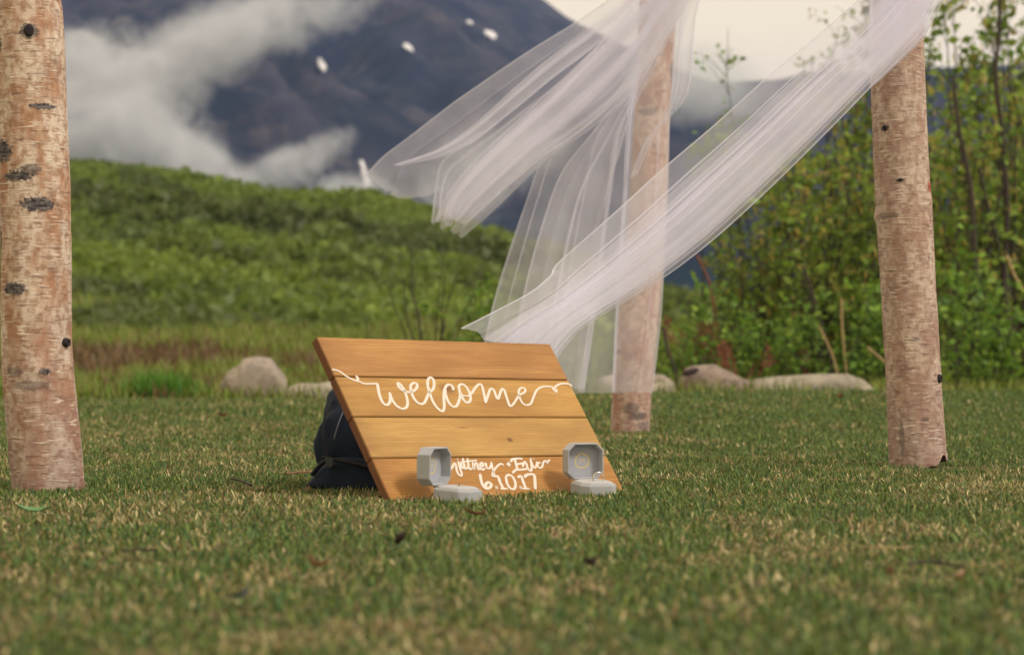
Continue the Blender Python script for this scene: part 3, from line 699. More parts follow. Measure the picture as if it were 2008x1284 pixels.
curve_part('piping', [P(652, 785, 4.58), P(638, 815, 4.56), P(634, 850, 4.55), P(640, 885, 4.54), P(646, 900, 4.53)], .0022, m_strap, bag, org)
curve_part('zip', [P(676, 800, 4.545), P(664, 830, 4.53), P(655, 860, 4.52)], .0015, plain('zip_teeth', (.10, .11, .14), .4, .2, 500), bag, org)
curve_part('strap', [P(612, 930, 4.50), P(640, 903, 4.475), P(680, 905, 4.46), P(720, 915, 4.45)], .0045, m_strap, bag, org)
curve_part('piping', [P(630, 896, 4.49), P(650, 899, 4.475), P(690, 902, 4.465), P(725, 906, 4.46)], .002, m_strap, bag, org)
bm = bmesh.new(); bmesh.ops.create_cube(bm, size=1); bmesh.ops.bevel(bm, geom=list(bm.edges), offset=.12, segments=2, affect='EDGES')
bk = from_bm('buckle', bm, m_hinge_, bag); bk.scale = (.014, .006, .018); bk.location = Vector(P(646, 906, 4.465) - org)
curve_part('strap', [P(655, 790, 4.6), P(664, 776, 4.62), P(676, 770, 4.64), P(690, 772, 4.66)], .0035, m_strap, bag, org)

# ------------------------------------------------------------------ ring boxes
def velvet(name, c):
    k = M(name, .95, .1); n1 = k.noise(k.coord(), 900, 3); n2 = k.noise(k.coord(), 30, 3)
    k.color(k.mix(n2, tuple(x * .88 for x in c), tuple(x * 1.1 for x in c))).bump(n1, .25, .0006)
    k.b.inputs['Sheen Weight'].default_value = .35; return k.m
m_vel = velvet('grey_velvet', (.35, .36, .38)); m_in = velvet('dark_lining', (.34, .35, .40)); m_pad = velvet('pad_grey', (.40, .40, .41))
k = M('ring_metal', .22, .5); k.b.inputs['Metallic'].default_value = 1; k.color((.75, .68, .60)); m_ring = k.m
k = M('gold_print', .5, .4); k.color((.70, .52, .14)); m_gold = k.m
m_hinge = plain('hinge_metal', (.06, .055, .05), .4, .2, 300)
BW, CH, BH, LD = .071, .0135, .021, .027
def octo(w, ch): h = w / 2; return [(-h + ch, -h), (h - ch, -h), (h, -h + ch), (h, h - ch), (h - ch, h), (-h + ch, h), (-h, h - ch), (-h, -h + ch)]
def prism(levels, m, name, parent, fn, bev=.0008):
    """levels: list of (outline, height); fn maps (a,b,h) to local coordinates"""
    bm = bmesh.new(); rings = [[bm.verts.new(fn(a, b, h)) for a, b in o] for o, h in levels]
    for r0, r1 in zip(rings, rings[1:]):
        for i in range(8): bm.faces.new((r0[i], r0[(i + 1) % 8], r1[(i + 1) % 8], r1[i]))
    bm.faces.new(rings[0][::-1]); bm.faces.new(rings[-1]); bmesh.ops.recalc_face_normals(bm, faces=bm.faces)
    if bev: bmesh.ops.bevel(bm, geom=list(bm.edges), offset=bev, segments=2, affect='EDGES')
    return from_bm(name, bm, m, parent)
BOX_FEET = []
def ring_box(x, y, yaw, label, tilt):
    root = empty('ring_box', (x, y, float(gz(x, y)) + .002), R(yaw)); tag(root, label, 'ring box', 'grey velvet ring boxes set on the grass before the sign')
    prism([(octo(BW - .002, CH), 0), (octo(BW, CH), .002), (octo(BW, CH), BH - .003), (octo(BW - .004, CH), BH - .0005)], m_vel, 'tray', root, lambda a, b, h: (a, b, h))
    prism([(octo(BW - .008, CH), BH - .004), (octo(BW - .008, CH), BH + .001), (octo(BW - .018, CH * .8), BH + .0035)], m_pad, 'ring_cushion', root, lambda a, b, h: (a, b, h))
    # lid: hinged at the back edge, standing open
    ct, st_ = math.cos(R(tilt)), math.sin(R(tilt)); hy, hz_ = BW / 2 + .001, BH + .001
    def fn(a, b, h):   # b up the lid, h out of the lid (towards the viewer)
        up = (b + BW / 2) * .93; f = h
        return (a, hy + up * st_ - f * ct + (LD - .0) * .0, hz_ + up * ct + f * st_)
    prism([(octo(BW - .004, CH), -LD), (octo(BW, CH), -LD + .002), (octo(BW, CH), 0), (octo(BW - .006, CH * .9), .0004), (octo(BW - .009, CH * .85), -LD * .72)], m_vel, 'lid', root, lambda a, b, h: fn(a, b, h), .0005)
    prism([(octo(BW - .0095, CH * .85), -LD * .72), (octo(BW - .0095, CH * .85), -LD * .68)], m_in, 'lid_lining', root, lambda a, b, h: fn(a, b, h + .0006), 0)
    # printed gold wreath inside the lid
    acc = Acc(); r_ = random.Random(4)
    def leafprint(cx, cz, ang, s):
        pts = [(-s, 0), (0, s * .38), (s, 0), (0, -s * .38)]; ca, sa_ = math.cos(ang), math.sin(ang)
        acc.add([fn(cx + p * ca - q * sa_, cz + p * sa_ + q * ca, -LD * .655) for p, q in pts], Q=[(0, 1, 2, 3)])
    for i in range(26):
        a = 2 * math.pi * i / 26; rr_ = .0135 + .0016 * (r_.random() - .5)
        leafprint(rr_ * math.cos(a), rr_ * math.sin(a), a + math.pi / 2 + (.7 if i % 2 else -.7), .0030)
    for (p0, p1) in (((-.006, -.006), (-.004, .006)), ((-.004, .006), (0, -.002)), ((0, -.002), (.004, .006)), ((.004, .006), (.006, -.006)), ((-.004, .001), (.005, .001))):
        for t_ in np.linspace(0, 1, 5): leafprint(p0[0] + (p1[0] - p0[0]) * t_, p0[1] + (p1[1] - p0[1]) * t_, math.atan2(p1[1] - p0[1], p1[0] - p0[0]), .0013)
    w_ = link('gold_emblem', acc.mesh('gold_emblem', m_gold), root)
    for sx in (-1, 1):
        V, Q = tube([(sx * .014 - .006, hy - .0005, hz_ - .001), (sx * .014 + .006, hy - .0005, hz_ - .001)], .0018, 8); link('hinge', mesh_np('hinge', V, [Q], mats=[m_hinge]), root)
    root.rotation_euler = (R(4), 0, R(yaw)); BOX_FEET.append((x, y, BW * .6)); return root
def ring(box, off, yaw, rad, label, stone=False):
    M_ = Matrix.Translation(box.location) @ box.rotation_euler.to_matrix().to_4x4() @ Matrix.Translation(Vector(off)); loc = M_.translation
    bm = bmesh.new(); n, mseg = 40, 8
    vs_ = [[bm.verts.new(((rad + .0012 * math.cos(b)) * math.cos(a), .0022 * math.sin(b), (rad + .0012 * math.cos(b)) * math.sin(a))) for b in [2 * math.pi * j_ / mseg for j_ in range(mseg)]] for a in [2 * math.pi * i / n for i in range(n)]]
    for i in range(n):
        for j_ in range(mseg): bm.faces.new((vs_[i][j_], vs_[(i + 1) % n][j_], vs_[(i + 1) % n][(j_ + 1) % mseg], vs_[i][(j_ + 1) % mseg]))
    if stone:
        root = empty('ring', loc, R(yaw)); tag(root, label, 'ring', 'wedding rings'); from_bm('band', bm, m_ring, root, smooth=True)
        b2 = bmesh.new(); bmesh.ops.create_cone(b2, segments=10, radius1=.0012, radius2=.0028, depth=.002, cap_ends=True); o = from_bm('stone', b2, plain('dark_gem', (.1, .09, .09), .1, .2, 300, .8), root, loc=(0, 0, rad + .0022))
        return
    o = from_bm('ring', bm, m_ring, smooth=True, loc=loc); o.rotation_euler = (0, 0, R(yaw)); tag(o, label, 'ring', 'wedding rings')
# box front is local -y; yaw turns it towards the photo's right
b1 = ring_box(P(897, 0, 4.145)[0], 4.145, 60, 'left grey velvet ring box, turned side-on with its lid open', 3)
b2 = ring_box(P(1163, 0, 4.36)[0], 4.355, 21, 'right grey velvet ring box, facing the camera and holding a plain silver band', 3)
ring(b2, (.006, -.008, BH + .0085), 21, .0105, 'plain silver wedding band standing in the right-hand ring box')
ring(b1, (0, -.003, BH - .0045), 150, .0088, 'wedding ring with a small stone sunk in the left-hand ring box', True)

# ------------------------------------------------------------------ tulle
k = bpy.data.materials.new('white_tulle'); k.use_nodes = True; n = k.node_tree.nodes; l = k.node_tree.links; n.clear()
out = n.new('ShaderNodeOutputMaterial'); df = n.new('ShaderNodeBsdfDiffuse'); tl = n.new('ShaderNodeBsdfTranslucent'); tr = n.new('ShaderNodeBsdfTransparent')
for s_ in (df, tl): s_.inputs[0].default_value = (.89, .88, 1.0, 1)
ms = n.new('ShaderNodeMixShader'); ms.inputs[0].default_value = .5; l.new(df.outputs[0], ms.inputs[1]); l.new(tl.outputs[0], ms.inputs[2])
lw = n.new('ShaderNodeLayerWeight'); lw.inputs[0].default_value = .5
mr = n.new('ShaderNodeMapRange'); mr.inputs['From Min'].default_value = .3; mr.inputs['From Max'].default_value = 1; mr.inputs['To Min'].default_value = .32; mr.inputs['To Max'].default_value = .50
l.new(lw.outputs['Facing'], mr.inputs['Value'])
tcn = n.new('ShaderNodeTexCoord'); nt = n.new('ShaderNodeTexNoise'); nt.inputs['Scale'].default_value = 9; l.new(tcn.outputs['Object'], nt.inputs['Vector'])
ad = n.new('ShaderNodeMath'); ad.operation = 'MULTIPLY_ADD'; ad.inputs[1].default_value = .22; ad.inputs[2].default_value = -.11; l.new(nt.outputs[0], ad.inputs[0])
a3 = n.new('ShaderNodeMath'); a3.operation = 'ADD'; a3.use_clamp = True; l.new(ad.outputs[0], a3.inputs[0]); l.new(mr.outputs[0], a3.inputs[1])
m3 = n.new('ShaderNodeMixShader'); l.new(a3.outputs[0], m3.inputs[0]); l.new(tr.outputs[0], m3.inputs[1]); l.new(ms.outputs[0], m3.inputs[2]); l.new(m3.outputs[0], out.inputs[0])
m_tulle = k

def cloth(acc, L, Rr, Y, nf, over, depth, seed, nt_=90, nv_=150, hem=0, bulge=0, Yend=None, pinch=0, lo=None):
    """gathered net between two edge curves; nf folds that double back by `over` of their pitch"""
    L = smooth_path(L, 12); Rr = smooth_path(Rr, 12)
    rs = lambda a: np.stack([np.interp(np.linspace(0, 1, nt_), np.linspace(0, 1, len(a)), a[:, i]) for i in (0, 1)], -1)
    L, Rr = rs(L), rs(Rr); t = np.linspace(0, 1, nt_)[:, None]; v = np.linspace(0, 1, nv_)[None, :]
    g = np.random.default_rng(seed)
    ph = 2 * np.pi * (nf * v + .18 * np.sin(2 * np.pi * v * 1.7 + seed) + .10 * (t - .5) * math.sin(seed) + .05 * np.sin(5 * t + seed))
    env = np.sin(np.pi * np.clip(v, 0, 1)) ** .35
    wv = vnoise(v * 2.2 + seed * 3 + 0 * t, t * 1.6 + seed)
    s = v + over * env * np.sin(ph) / (2 * np.pi * max(nf, 1)) * (.7 + 1.1 * wv) * (1.2 - .35 * t) * 2.0
    s = np.clip(s, -.01, 1.01)
    px = L[:, None, 0] * (1 - s) + Rr[:, None, 0] * s; py = L[:, None, 1] * (1 - s) + Rr[:, None, 1] * s
    tt = sstep((t - .72) / .28)
    dirx = np.gradient((L + Rr)[:, 0] / 2)[:, None]; diry = np.gradient((L + Rr)[:, 1] / 2)[:, None]; ln = np.hypot(dirx, diry) + 1e-6
    hm = (hem * 2.6 * (fbm(v * 11 + seed * 5, 0 * v + .3, 3) - .5) + hem * np.cos(ph * 1.0) + bulge * np.sin(np.pi * v)) * tt
    px = px + dirx / ln * hm; py = py + diry / ln * hm
    wr = (fbm(v * 9 + seed, t * 14, 3) - .5) * 7 * pinch; px = px + wr * np.exp(-((t - .78) / .12) ** 2); py = py - wr * .7 * np.exp(-((t - .78) / .12) ** 2)
    Yv = Y if Yend is None else Y + (Yend - Y) * t
    YY = Yv + depth * .55 * np.cos(ph) * env * (.5 + .6 * t) + depth * .5 * (fbm(v * 3 + seed, t * 3 + 0 * v, 3) - .5) + 0 * v
    V = np.stack([(px - 1004) / F * YY, YY, CAM_H - (py - HOR) / F * YY], -1).reshape(-1, 3)
    acc.add(V, grid_faces(nt_, nv_))
    G = V.reshape(nt_, nv_, 3)                                # doubled hems along both selvedges
    for e, q in ((0, 1), (-1, -2)):
        d = G[:, q] - G[:, e]; d /= np.linalg.norm(d, axis=1)[:, None] + 1e-9
        for kx in (1, 2):
            off = np.array([0, -.0015 * kx, 0]); acc.add(np.stack([G[:, e] + off, G[:, e] + off + d * .0045], 1).reshape(-1, 3), grid_faces(nt_, 2))
a = Acc()
# wing blown furthest left
cloth(a, [(1345, -150), (1240, -40), (1150, 30), (1030, 105), (905, 190), (880, 208), (800, 270), (750, 308), (715, 346)], [(1360, -130), (1290, -20), (1200, 62), (1085, 150), (985, 232), (930, 275), (885, 300), (860, 330), (862, 374)], 7.80, 1.5, .25, .012, 1, hem=4, bulge=26)
# bright doubled pleat on the wing
cloth(a, [(1345, -140), (1230, 0), (1165, 50), (1080, 112), (990, 190), (930, 245), (860, 292), (772, 324)], [(1352, -130), (1245, 20), (1175, 85), (1090, 150), (1005, 218), (940, 268), (872, 306), (782, 326)], 7.77, 2.0, .9, .008, 2, hem=0)
# thin net across the gap
cloth(a, [(1350, -140), (1260, 10), (1180, 80), (1080, 160), (980, 236), (900, 290), (862, 330), (846, 432)], [(1360, -130), (1275, 10), (1200, 95), (1110, 175), (1010, 262), (940, 330), (890, 380), (884, 444)], 7.84, 1.0, .4, .010, 3, hem=6)
# dense gathered band
cloth(a, [(1350, -140), (1270, 5), (1172, 92), (1095, 166), (1000, 252), (925, 322), (882, 378), (858, 428)], [(1400, -140), (1335, 20), (1245, 172), (1165, 246), (1080, 304), (1034, 346), (968, 410), (912, 458)], 7.80, 3, .9, .022, 4, nv_=200, hem=9)
cloth(a, [(1350, -140), (1268, 0), (1175, 90), (1090, 176), (1000, 262), (930, 330), (890, 384), (862, 420)], [(1398, -140), (1330, 10), (1225, 150), (1130, 232), (1045, 300), (985, 345), (930, 392), (905, 425)], 7.74, 2.5, .8, .016, 5, nv_=160, hem=7)
# knot of gathered net at the top of the rear post
cloth(a, [(1290, -200), (1250, -60), (1215, 30), (1165, 98), (1095, 176), (1008, 262), (930, 335), (885, 385), (872, 424)], [(1440, -200), (1370, -40), (1315, 60), (1250, 150), (1158, 240), (1072, 300), (1018, 345), (960, 395), (908, 440)], 7.70, 2.5, .7, .016, 6, nv_=140)
# veil hanging straight down in front of the rear post
cloth(a, [(1370, -160), (1300, 20), (1215, 170), (1130, 260), (1066, 310), (1030, 400), (996, 500), (966, 600), (945, 700), (935, 765)], [(1440, -160), (1372, -20), (1340, 60), (1325, 140), (1314, 230), (1311, 330), (1306, 450), (1298, 600), (1288, 700), (1279, 771)], 7.98, 4, .75, .022, 7, nt_=110, nv_=260, hem=3)
cloth(a, [(1370, -160), (1330, 0), (1270, 110), (1215, 190), (1160, 262), (1100, 340), (1060, 450), (1030, 560), (1005, 690), (1000, 764)], [(1380, -160), (1340, 10), (1290, 120), (1240, 220), (1215, 300), (1185, 400), (1170, 500), (1160, 600), (1150, 690), (1146, 762)], 7.92, 3, .5, .014, 8, nv_=160)
# tight strand and the loop beside the rear post
cloth(a, [(1300, -100), (1262, 60), (1238, 160), (1228, 260), (1222, 380), (1214, 500), (1206, 640), (1200, 768)], [(1310, -100), (1274, 60), (1252, 160), (1240, 260), (1232, 380), (1222, 500), (1212, 640), (1207, 768)], 7.88, 1, .9, .008, 9, nv_=60)
cloth(a, [(1390, -120), (1332, 20), (1322, 90), (1318, 170), (1300, 232), (1262, 282), (1235, 350)], [(1420, -120), (1372, 0), (1360, 80), (1354, 160), (1336, 206), (1286, 262), (1248, 345)], 7.86, 1.5, .5, .012, 10, nv_=80)
c0 = P(1290, 60, 7.85)
o = link('tulle_drape', mesh_np('tulle_drape', np.concatenate(a.V) - c0, [np.concatenate(a.Q)], smooth=True, mats=[m_tulle]), loc=c0)
tag(o, 'rear sheer white tulle, its tail blown left, hanging over the rear birch post', 'tulle', 'white tulle hung from the arch')
a = Acc()
L0 = [(1870, -170), (1705, -20), (1605, 68), (1503, 152), (1400, 245), (1300, 330), (1210, 412), (1097, 512), (1078, 540), (1040, 572), (980, 604), (905, 642)]
R0 = [(1930, -170), (1860, -20), (1812, 68), (1712, 168), (1620, 262), (1510, 370), (1400, 470), (1300, 546), (1205, 604), (1165, 628), (1130, 656), (1085, 715)]
lerp = lambda A, B, s: [tuple(np.array(p) * (1 - s) + np.array(q) * s) for p, q in zip(A, B)]
cloth(a, L0, R0, 5.40, 3, .55, .014, 21, nt_=120, nv_=220, hem=5, Yend=4.98, pinch=1)
cloth(a, lerp(L0, R0, .26), lerp(L0, R0, .93), 5.37, 3, .5, .016, 22, nt_=120, nv_=300, hem=4, Yend=4.96, pinch=.8)
cloth(a, lerp(L0, R0, .36), lerp(L0, R0, .86), 5.43, 2, .45, .014, 23, nt_=120, nv_=240, hem=4, Yend=5.0, pinch=.8)
cloth(a, lerp(L0, R0, .50), lerp(L0, R0, .90), 5.34, 1.5, .4, .010, 24, nt_=120, nv_=160, hem=4, Yend=4.93, pinch=.6)
cloth(a, [(1703, -180), (1703, -60), (1704, 30), (1703, 110), (1704, 172)], [(1822, -180), (1816, -60), (1813, 20), (1811, 72), (1716, 166)], 5.36, 1.5, .7, .008, 25, nv_=90)
cloth(a, [(1706, -180), (1706, -60), (1707, 30), (1706, 110), (1707, 170)], [(1818, -180), (1814, -60), (1811, 20), (1809, 70), (1716, 164)], 5.33, 1.0, .4, .006, 26, nv_=60)
c0 = P(1760, 0, 5.4)
o = link('tulle_drape', mesh_np('tulle_drape', np.concatenate(a.V) - c0, [np.concatenate(a.Q)], smooth=True, mats=[m_tulle]), loc=c0)
tag(o, 'front sheer white tulle drape swept from the right birch post down behind the sign', 'tulle', 'white tulle hung from the arch')

# ------------------------------------------------------------------ rocks
def stone_mat(name, a, b, dk, seed):
    k = M(name, .9, .2); v = k.coord('Object', (1, 1, 1), (seed, 0, 0)); n1 = k.noise(v, 6, 6, .6); n2 = k.noise(v, 22, 5, .65); n3 = k.noise(v, 90, 3)
    c = k.mix(k.ramp(n1, [(.38, 0), (.62, 1)]), a, b); c = k.mix(k.ramp(n2, [(.5, 0), (.68, .7)]), c, dk)
    k.color(c).bump(n2, .6, .02); return k.m
def rock(outline, Y, thick, m, label, seed, group='boulders along the lawn edge'):
    """outline: top profile in photo pixels; a rounded boulder body with that silhouette"""
    xs_ = [p[0] for p in outline]; x0, x1 = min(xs_), max(xs_); cx = (x0 + x1) / 2; hw = (x1 - x0) / 2 / F * Y
    nu, nvv = 48, 30; org_ = np.array([P(cx, 0, Y)[0], Y, float(hillz(P(cx, 0, Y)[0], Y))]); V = []
    ztop = lambda px: P(0, np.interp(px, [p[0] for p in outline], [p[1] for p in outline]), Y)[2]
    ut = np.linspace(-1, 1, nu); ph = np.linspace(0, 2 * np.pi, nvv, endpoint=False)
    zb = org_[2] - .08
    for u_ in ut:
        px = cx + u_ * (x1 - x0) / 2; zt = ztop(px); c_ = math.sqrt(max(0, 1 - abs(u_) ** 3.5)) ; hh = (zt - zb) / 2
        for p_ in ph:
            f = lambda w: math.copysign(abs(w) ** .75, w)
            yy = f(math.cos(p_)) * thick * (.25 + .75 * c_); zz_ = zb + hh + f(math.sin(p_)) * hh
            V.append((org_[0] + u_ * hw, Y + yy, zz_))
    V = np.array(V); nn_ = fbm(V[:, 0] * 9 + seed, V[:, 2] * 9 + V[:, 1] * 5, 4) - .5; nn2 = fbm(V[:, 0] * 3 + seed * 2, V[:, 2] * 4 + V[:, 1] * 3, 2) - .5
    V[:, 1] += nn_ * .10 * thick * 2 + nn2 * .5 * thick; V[:, 2] += nn_ * .018
    V = np.vstack([V, V[:nvv].mean(0), V[-nvv:].mean(0)]); nV = nu * nvv
    i = np.arange(nu - 1)[:, None] * nvv; jj = np.arange(nvv)[None, :]; kk = (jj + 1) % nvv
    Q = np.stack([i + jj, i + kk, i + nvv + kk, i + nvv + jj], -1).reshape(-1, 4)
    T = [(j_, (j_ + 1) % nvv, nV) for j_ in range(nvv)] + [(nV - nvv + (j_ + 1) % nvv, nV - nvv + j_, nV + 1) for j_ in range(nvv)]
    o = link('rock', mesh_np('rock', V - org_, [Q, np.array(T)], smooth=True, mats=[m]), loc=org_); tag(o, label, 'rock', group); return o
sm1 = stone_mat('grey_boulder', (.36, .30, .24), (.25, .21, .18), (.13, .105, .10), 1); sm2 = stone_mat('brown_boulder', (.33, .26, .21), (.22, .165, .14), (.10, .07, .07), 4); sm3 = stone_mat('pale_slab', (.40, .35, .27), (.24, .21, .17), (.12, .11, .08), 8)
rock([(427, 790), (434, 752), (450, 728), (470, 718), (480, 703), (505, 698), (530, 702), (548, 722), (562, 742), (569, 790)], 14.2, .17, sm1, 'tall rounded grey boulder at the lawn edge left of the sign', 1)
rock([(552, 790), (562, 760), (585, 753), (630, 750), (665, 746), (700, 752), (720, 790)], 14.0, .14, sm3, 'low pale slab of rock just left of the sign top, beside the tall boulder', 5)
rock([(1322, 795), (1332, 745), (1345, 722), (1365, 716), (1400, 714), (1430, 728), (1455, 742), (1478, 748), (1500, 795)], 14.2, .18, sm2, 'brown boulder with a dark recess, between the rear and right birch posts', 9)
rock([(1455, 795), (1478, 742), (1520, 738), (1580, 734), (1660, 732), (1690, 742), (1712, 760), (1718, 795)], 14.0, .16, sm3, 'long flat pale rock lying left of the right birch post', 12)
rock([(1150, 795), (1160, 756), (1180, 738), (1230, 728), (1300, 734), (1322, 748), (1332, 795)], 14.5, .12, sm1, 'half hidden grey rock behind the rear birch post and veil', 15)
rock([(1240, 795), (1262, 758), (1290, 750), (1318, 752), (1332, 795)], 13.8, .08, sm3, 'small pale stone at the foot of the rear post, right side', 18)
# dark lump whose colour stands in for a shaded recess in the brown boulder
bm = bmesh.new(); bmesh.ops.create_uvsphere(bm, u_segments=20, v_segments=12, radius=1)
hol = from_bm('recess_shade', bm, plain('recess_shade_dark', (.05, .035, .04), .95, .3, 20)); hol.scale = (.052, .02, .020); hol.rotation_euler = (0, R(-18), 0)
rk = [o for o in COL.objects if o.get('label', '').startswith('brown boulder')][0]
hol.parent = rk; hol.location = Vector(P(1354, 729, 14.03)) - rk.location

# ------------------------------------------------------------------ shrubs and saplings
def leaves_at(acc, pts, g, size, pal, jit=.03, fold=.25):
    n = len(pts)
    c = pts + g.normal(size=(n, 3)) * jit; a = g.normal(size=(n, 3)); a[:, 2] = a[:, 2] * .7 + .2; a /= np.linalg.norm(a, axis=1)[:, None]
    b = np.cross(a, g.normal(size=(n, 3))); b /= np.linalg.norm(b, axis=1)[:, None]; w = (size * (.55 + .8 * g.random(n)))[:, None]; nr = np.cross(a, b)
    V = np.stack([c, c + a * w * .5 + b * w * .34 + nr * w * fold * .3, c + a * w, c + a * w * .5 - b * w * .34 + nr * w * fold * .3], 1).reshape(-1, 3)
    col = np.repeat(np.array(pal)[g.integers(0, len(pal), n)] * (.65 + .7 * g.random((n, 1))), 4, 0)
    k0 = np.arange(n) * 4; acc.add(V, Q=np.stack([k0, k0 + 1, k0 + 2, k0 + 3], -1), c=col)
def shrub_meshes(seed, H, stems, spread, twigs, per, leaf, pal, thick=.010, catkin=0, bare=.15, arch=.25):
    g = np.random.default_rng(seed); br = Acc(); fo = Acc(); ck = Acc(); tips = []
    for s_ in range(stems):
        a0 = g.random() * 6.28; sp = spread * (.3 + .7 * g.random()); h = H * (.7 + .3 * g.random()); nseg = 9
        t = np.linspace(0, 1, nseg); wob = np.cumsum(g.normal(size=(nseg, 2)) * .02 * H, 0) * t[:, None]
        path = np.stack([np.cos(a0) * sp * t ** 1.3 + wob[:, 0] + .04 * math.cos(a0), np.sin(a0) * sp * t ** 1.3 + wob[:, 1] + .04 * math.sin(a0), h * t], -1)
        br.add(*tube(path, thick * (1 - .8 * t) * (.7 + .6 * g.random()), 5))
        for _ in range(twigs):
            f = bare + (1 - bare) * g.random(); i = f * (nseg - 1); p0 = np.array([np.interp(i, np.arange(nseg), path[:, q]) for q in range(3)])
            aa = g.random() * 6.28; L_ = H * (.08 + .14 * g.random()) * (1.15 - .6 * f); d = np.array([math.cos(aa) * .75, math.sin(aa) * .75, .65 + .4 * g.random()])
            tt = np.linspace(0, 1, 5)[:, None]; pth = p0 + d * L_ * tt + np.array([0, 0, -arch * L_]) * tt ** 2 + np.cumsum(g.normal(size=(5, 3)) * .012, 0) * tt
            br.add(*tube(pth, thick * .28 * (1 - .7 * tt[:, 0]), 3))
            m_ = max(1, int(per * (.5 + g.random()))); q = g.random(m_) ** .7; lp = p0 + d * L_ * q[:, None] + np.array([0, 0, -arch * L_]) * q[:, None] ** 2
            leaves_at(fo, lp, g, leaf, pal, jit=leaf * .55)
            if catkin and g.random() < catkin:
                e = pth[-1]; cp = np.array([e, e + [.004, 0, -.025], e + [.002, .003, -.055]]); ck.add(*tube(cp, [.003, .006, .003], 5))
    return br, fo, ck
m_catkin = plain('catkin', (.50, .36, .09), .8, .3, 100)
def shrub_kind(name, label, cat, group, seed, **kw):
    br, fo, ck = shrub_meshes(seed, **kw); r_ = empty(name); tag(r_, label, cat, group)
    link('branches', br.mesh('branches', m_twig), r_); link('foliage', fo.mesh('foliage', m_leaf), r_)
    if ck.n: link('catkins', ck.mesh('catkins', m_catkin), r_)['kind'] = 'stuff'
    return r_
def dup(root, label=None):
    r_ = root.copy(); COL.objects.link(r_)
    for ch in [o for o in ALLCH if o.parent == root]:
        c_ = ch.copy(); COL.objects.link(c_); c_.parent = r_
    if label: r_['label'] = label
    return r_
def place(o, px, Y, rz, s=1, dz=0):
    x = P(px, 0, Y)[0]; o.location = (x, Y, float(hillz(x, Y)) - .03 + dz); o.rotation_euler = (0, 0, rz); o.scale = (s, s, s * (.9 + .2 * random.random()))
wil = [(.17, .27, .04), (.22, .32, .05), (.12, .20, .04), (.27, .36, .06), (.30, .27, .07)]
bright = [(.19, .32, .045), (.15, .27, .045), (.25, .37, .055), (.12, .22, .04)]
GT = 'willow saplings of the thicket on the right'; LT = 'slender willow sapling with small green leaves in the thicket on the right'
kinds = [shrub_kind('sapling', LT, 'sapling', GT, 31 + i, H=[2.9, 2.5, 3.1, 2.2][i], stems=[4, 5, 3, 4][i], spread=.6, twigs=25, per=6, leaf=.078, pal=wil, thick=.015, catkin=.35) for i in range(4)]
low = [shrub_kind('leafy_shrub', 'low bright green leafy shrub growing behind the rocks', 'shrub', 'low leafy shrubs behind the rocks', 51 + i, H=[.62, .5, .75][i], stems=7, spread=.25, twigs=8, per=6, leaf=.05, pal=bright, thick=.006) for i in range(3)]
ALLCH = [o for o in COL.objects if o.parent is not None]
r_ = random.Random(12); first = [True] * 4
for i in range(40):
    kx = i % 4; o = kinds[kx] if first[kx] else dup(kinds[kx]); first[kx] = False
    px = 1425 + 715 * (i + r_.random()) / 40; Y = 16.2 + 6.5 * r_.random()
    sc_ = .86 + .36 * r_.random()
    if px < 1720: sc_ *= .58 + .40 * (px - 1425) / 295
    place(o, px, Y, r_.random() * 6.28, sc_)
    o['label'] = ('shorter willow sapling at the thinning left end of the right thicket' if px < 1720 else 'willow sapling in the thicket straight behind the right birch post' if px < 1850 else 'tall willow sapling with catkins between the right birch post and the photo edge')
fl = [True] * 3
spots = [(1310, 15.6, .8), (1345, 16.4, .8), (1385, 15.8, 1.0), (1430, 16.8, .8), (1470, 15.7, 1.1), (1515, 16.2, .9), (1550, 15.6, .85), (1600, 16.4, 1.25), (1640, 15.5, 1.0), (1690, 16.2, 1.25), (1735, 15.7, 1.2),
         (1880, 15.0, 1.1), (1905, 15.8, 1.35), (1950, 15.1, 1.25), (1990, 15.8, 1.4), (2035, 15.3, 1.2), (1125, 16.2, .7), (1180, 16.8, .8), (1095, 17.4, .7), (1240, 16.5, .8)]
slab = ['hard right of the rear birch post', 'behind the left end of the brown boulder', 'above the hump of the brown boulder', 'above the right slope of the brown boulder', 'behind the joint of brown boulder and long rock', 'behind the left end of the long flat rock',
        'just right of the left end of the long flat rock', 'above the middle of the long flat rock', 'above the right half of the long flat rock', 'behind the right end of the long flat rock', 'half behind the right birch post, on its left side',
        'touching the right birch post on its right side', 'a step right of the right birch post', 'midway from the right birch post to the photo edge', 'just inside the right edge of the photo', 'cut by the right edge of the photo',
        'seen through the veil beside the sign top', 'seen through the veil just left of the rear post', 'behind the tulle right above the sign corner', 'right behind the rear birch post']
for i, (px, Y, s_) in enumerate(spots):
    kx = i % 3; o = low[kx] if fl[kx] else dup(low[kx]); fl[kx] = False; place(o, px, Y, r_.random() * 6.28, s_); o['label'] = 'low bright leafy shrub ' + slab[i]
# single tall sapling seen through the front tulle, and a leafy one beside it
t1 = shrub_kind('sapling', 'tall thin sapling with a few leaf tufts, seen against the sky above the front tulle', 'sapling', None, 71, H=3.1, stems=1, spread=.12, twigs=13, per=5, leaf=.06, pal=bright, thick=.013, bare=.55)
place(t1, 1462, 19.5, 0, 1.0)
t2 = shrub_kind('sapling', 'short leafy sapling just left of the tall thin one, above the front tulle', 'sapling', None, 72, H=2.25, stems=2, spread=.25, twigs=15, per=12, leaf=.055, pal=bright, thick=.012, bare=.62)
place(t2, 1400, 19.0, 1, 1.0)
t3 = shrub_kind('sapling', 'thin upright sapling left of the right birch post, half covered by tulle', 'sapling', None, 73, H=3.2, stems=2, spread=.35, twigs=13, per=9, leaf=.05, pal=wil, thick=.013, bare=.3, catkin=.3)
place(t3, 1600, 19.2, 2, 1.0)
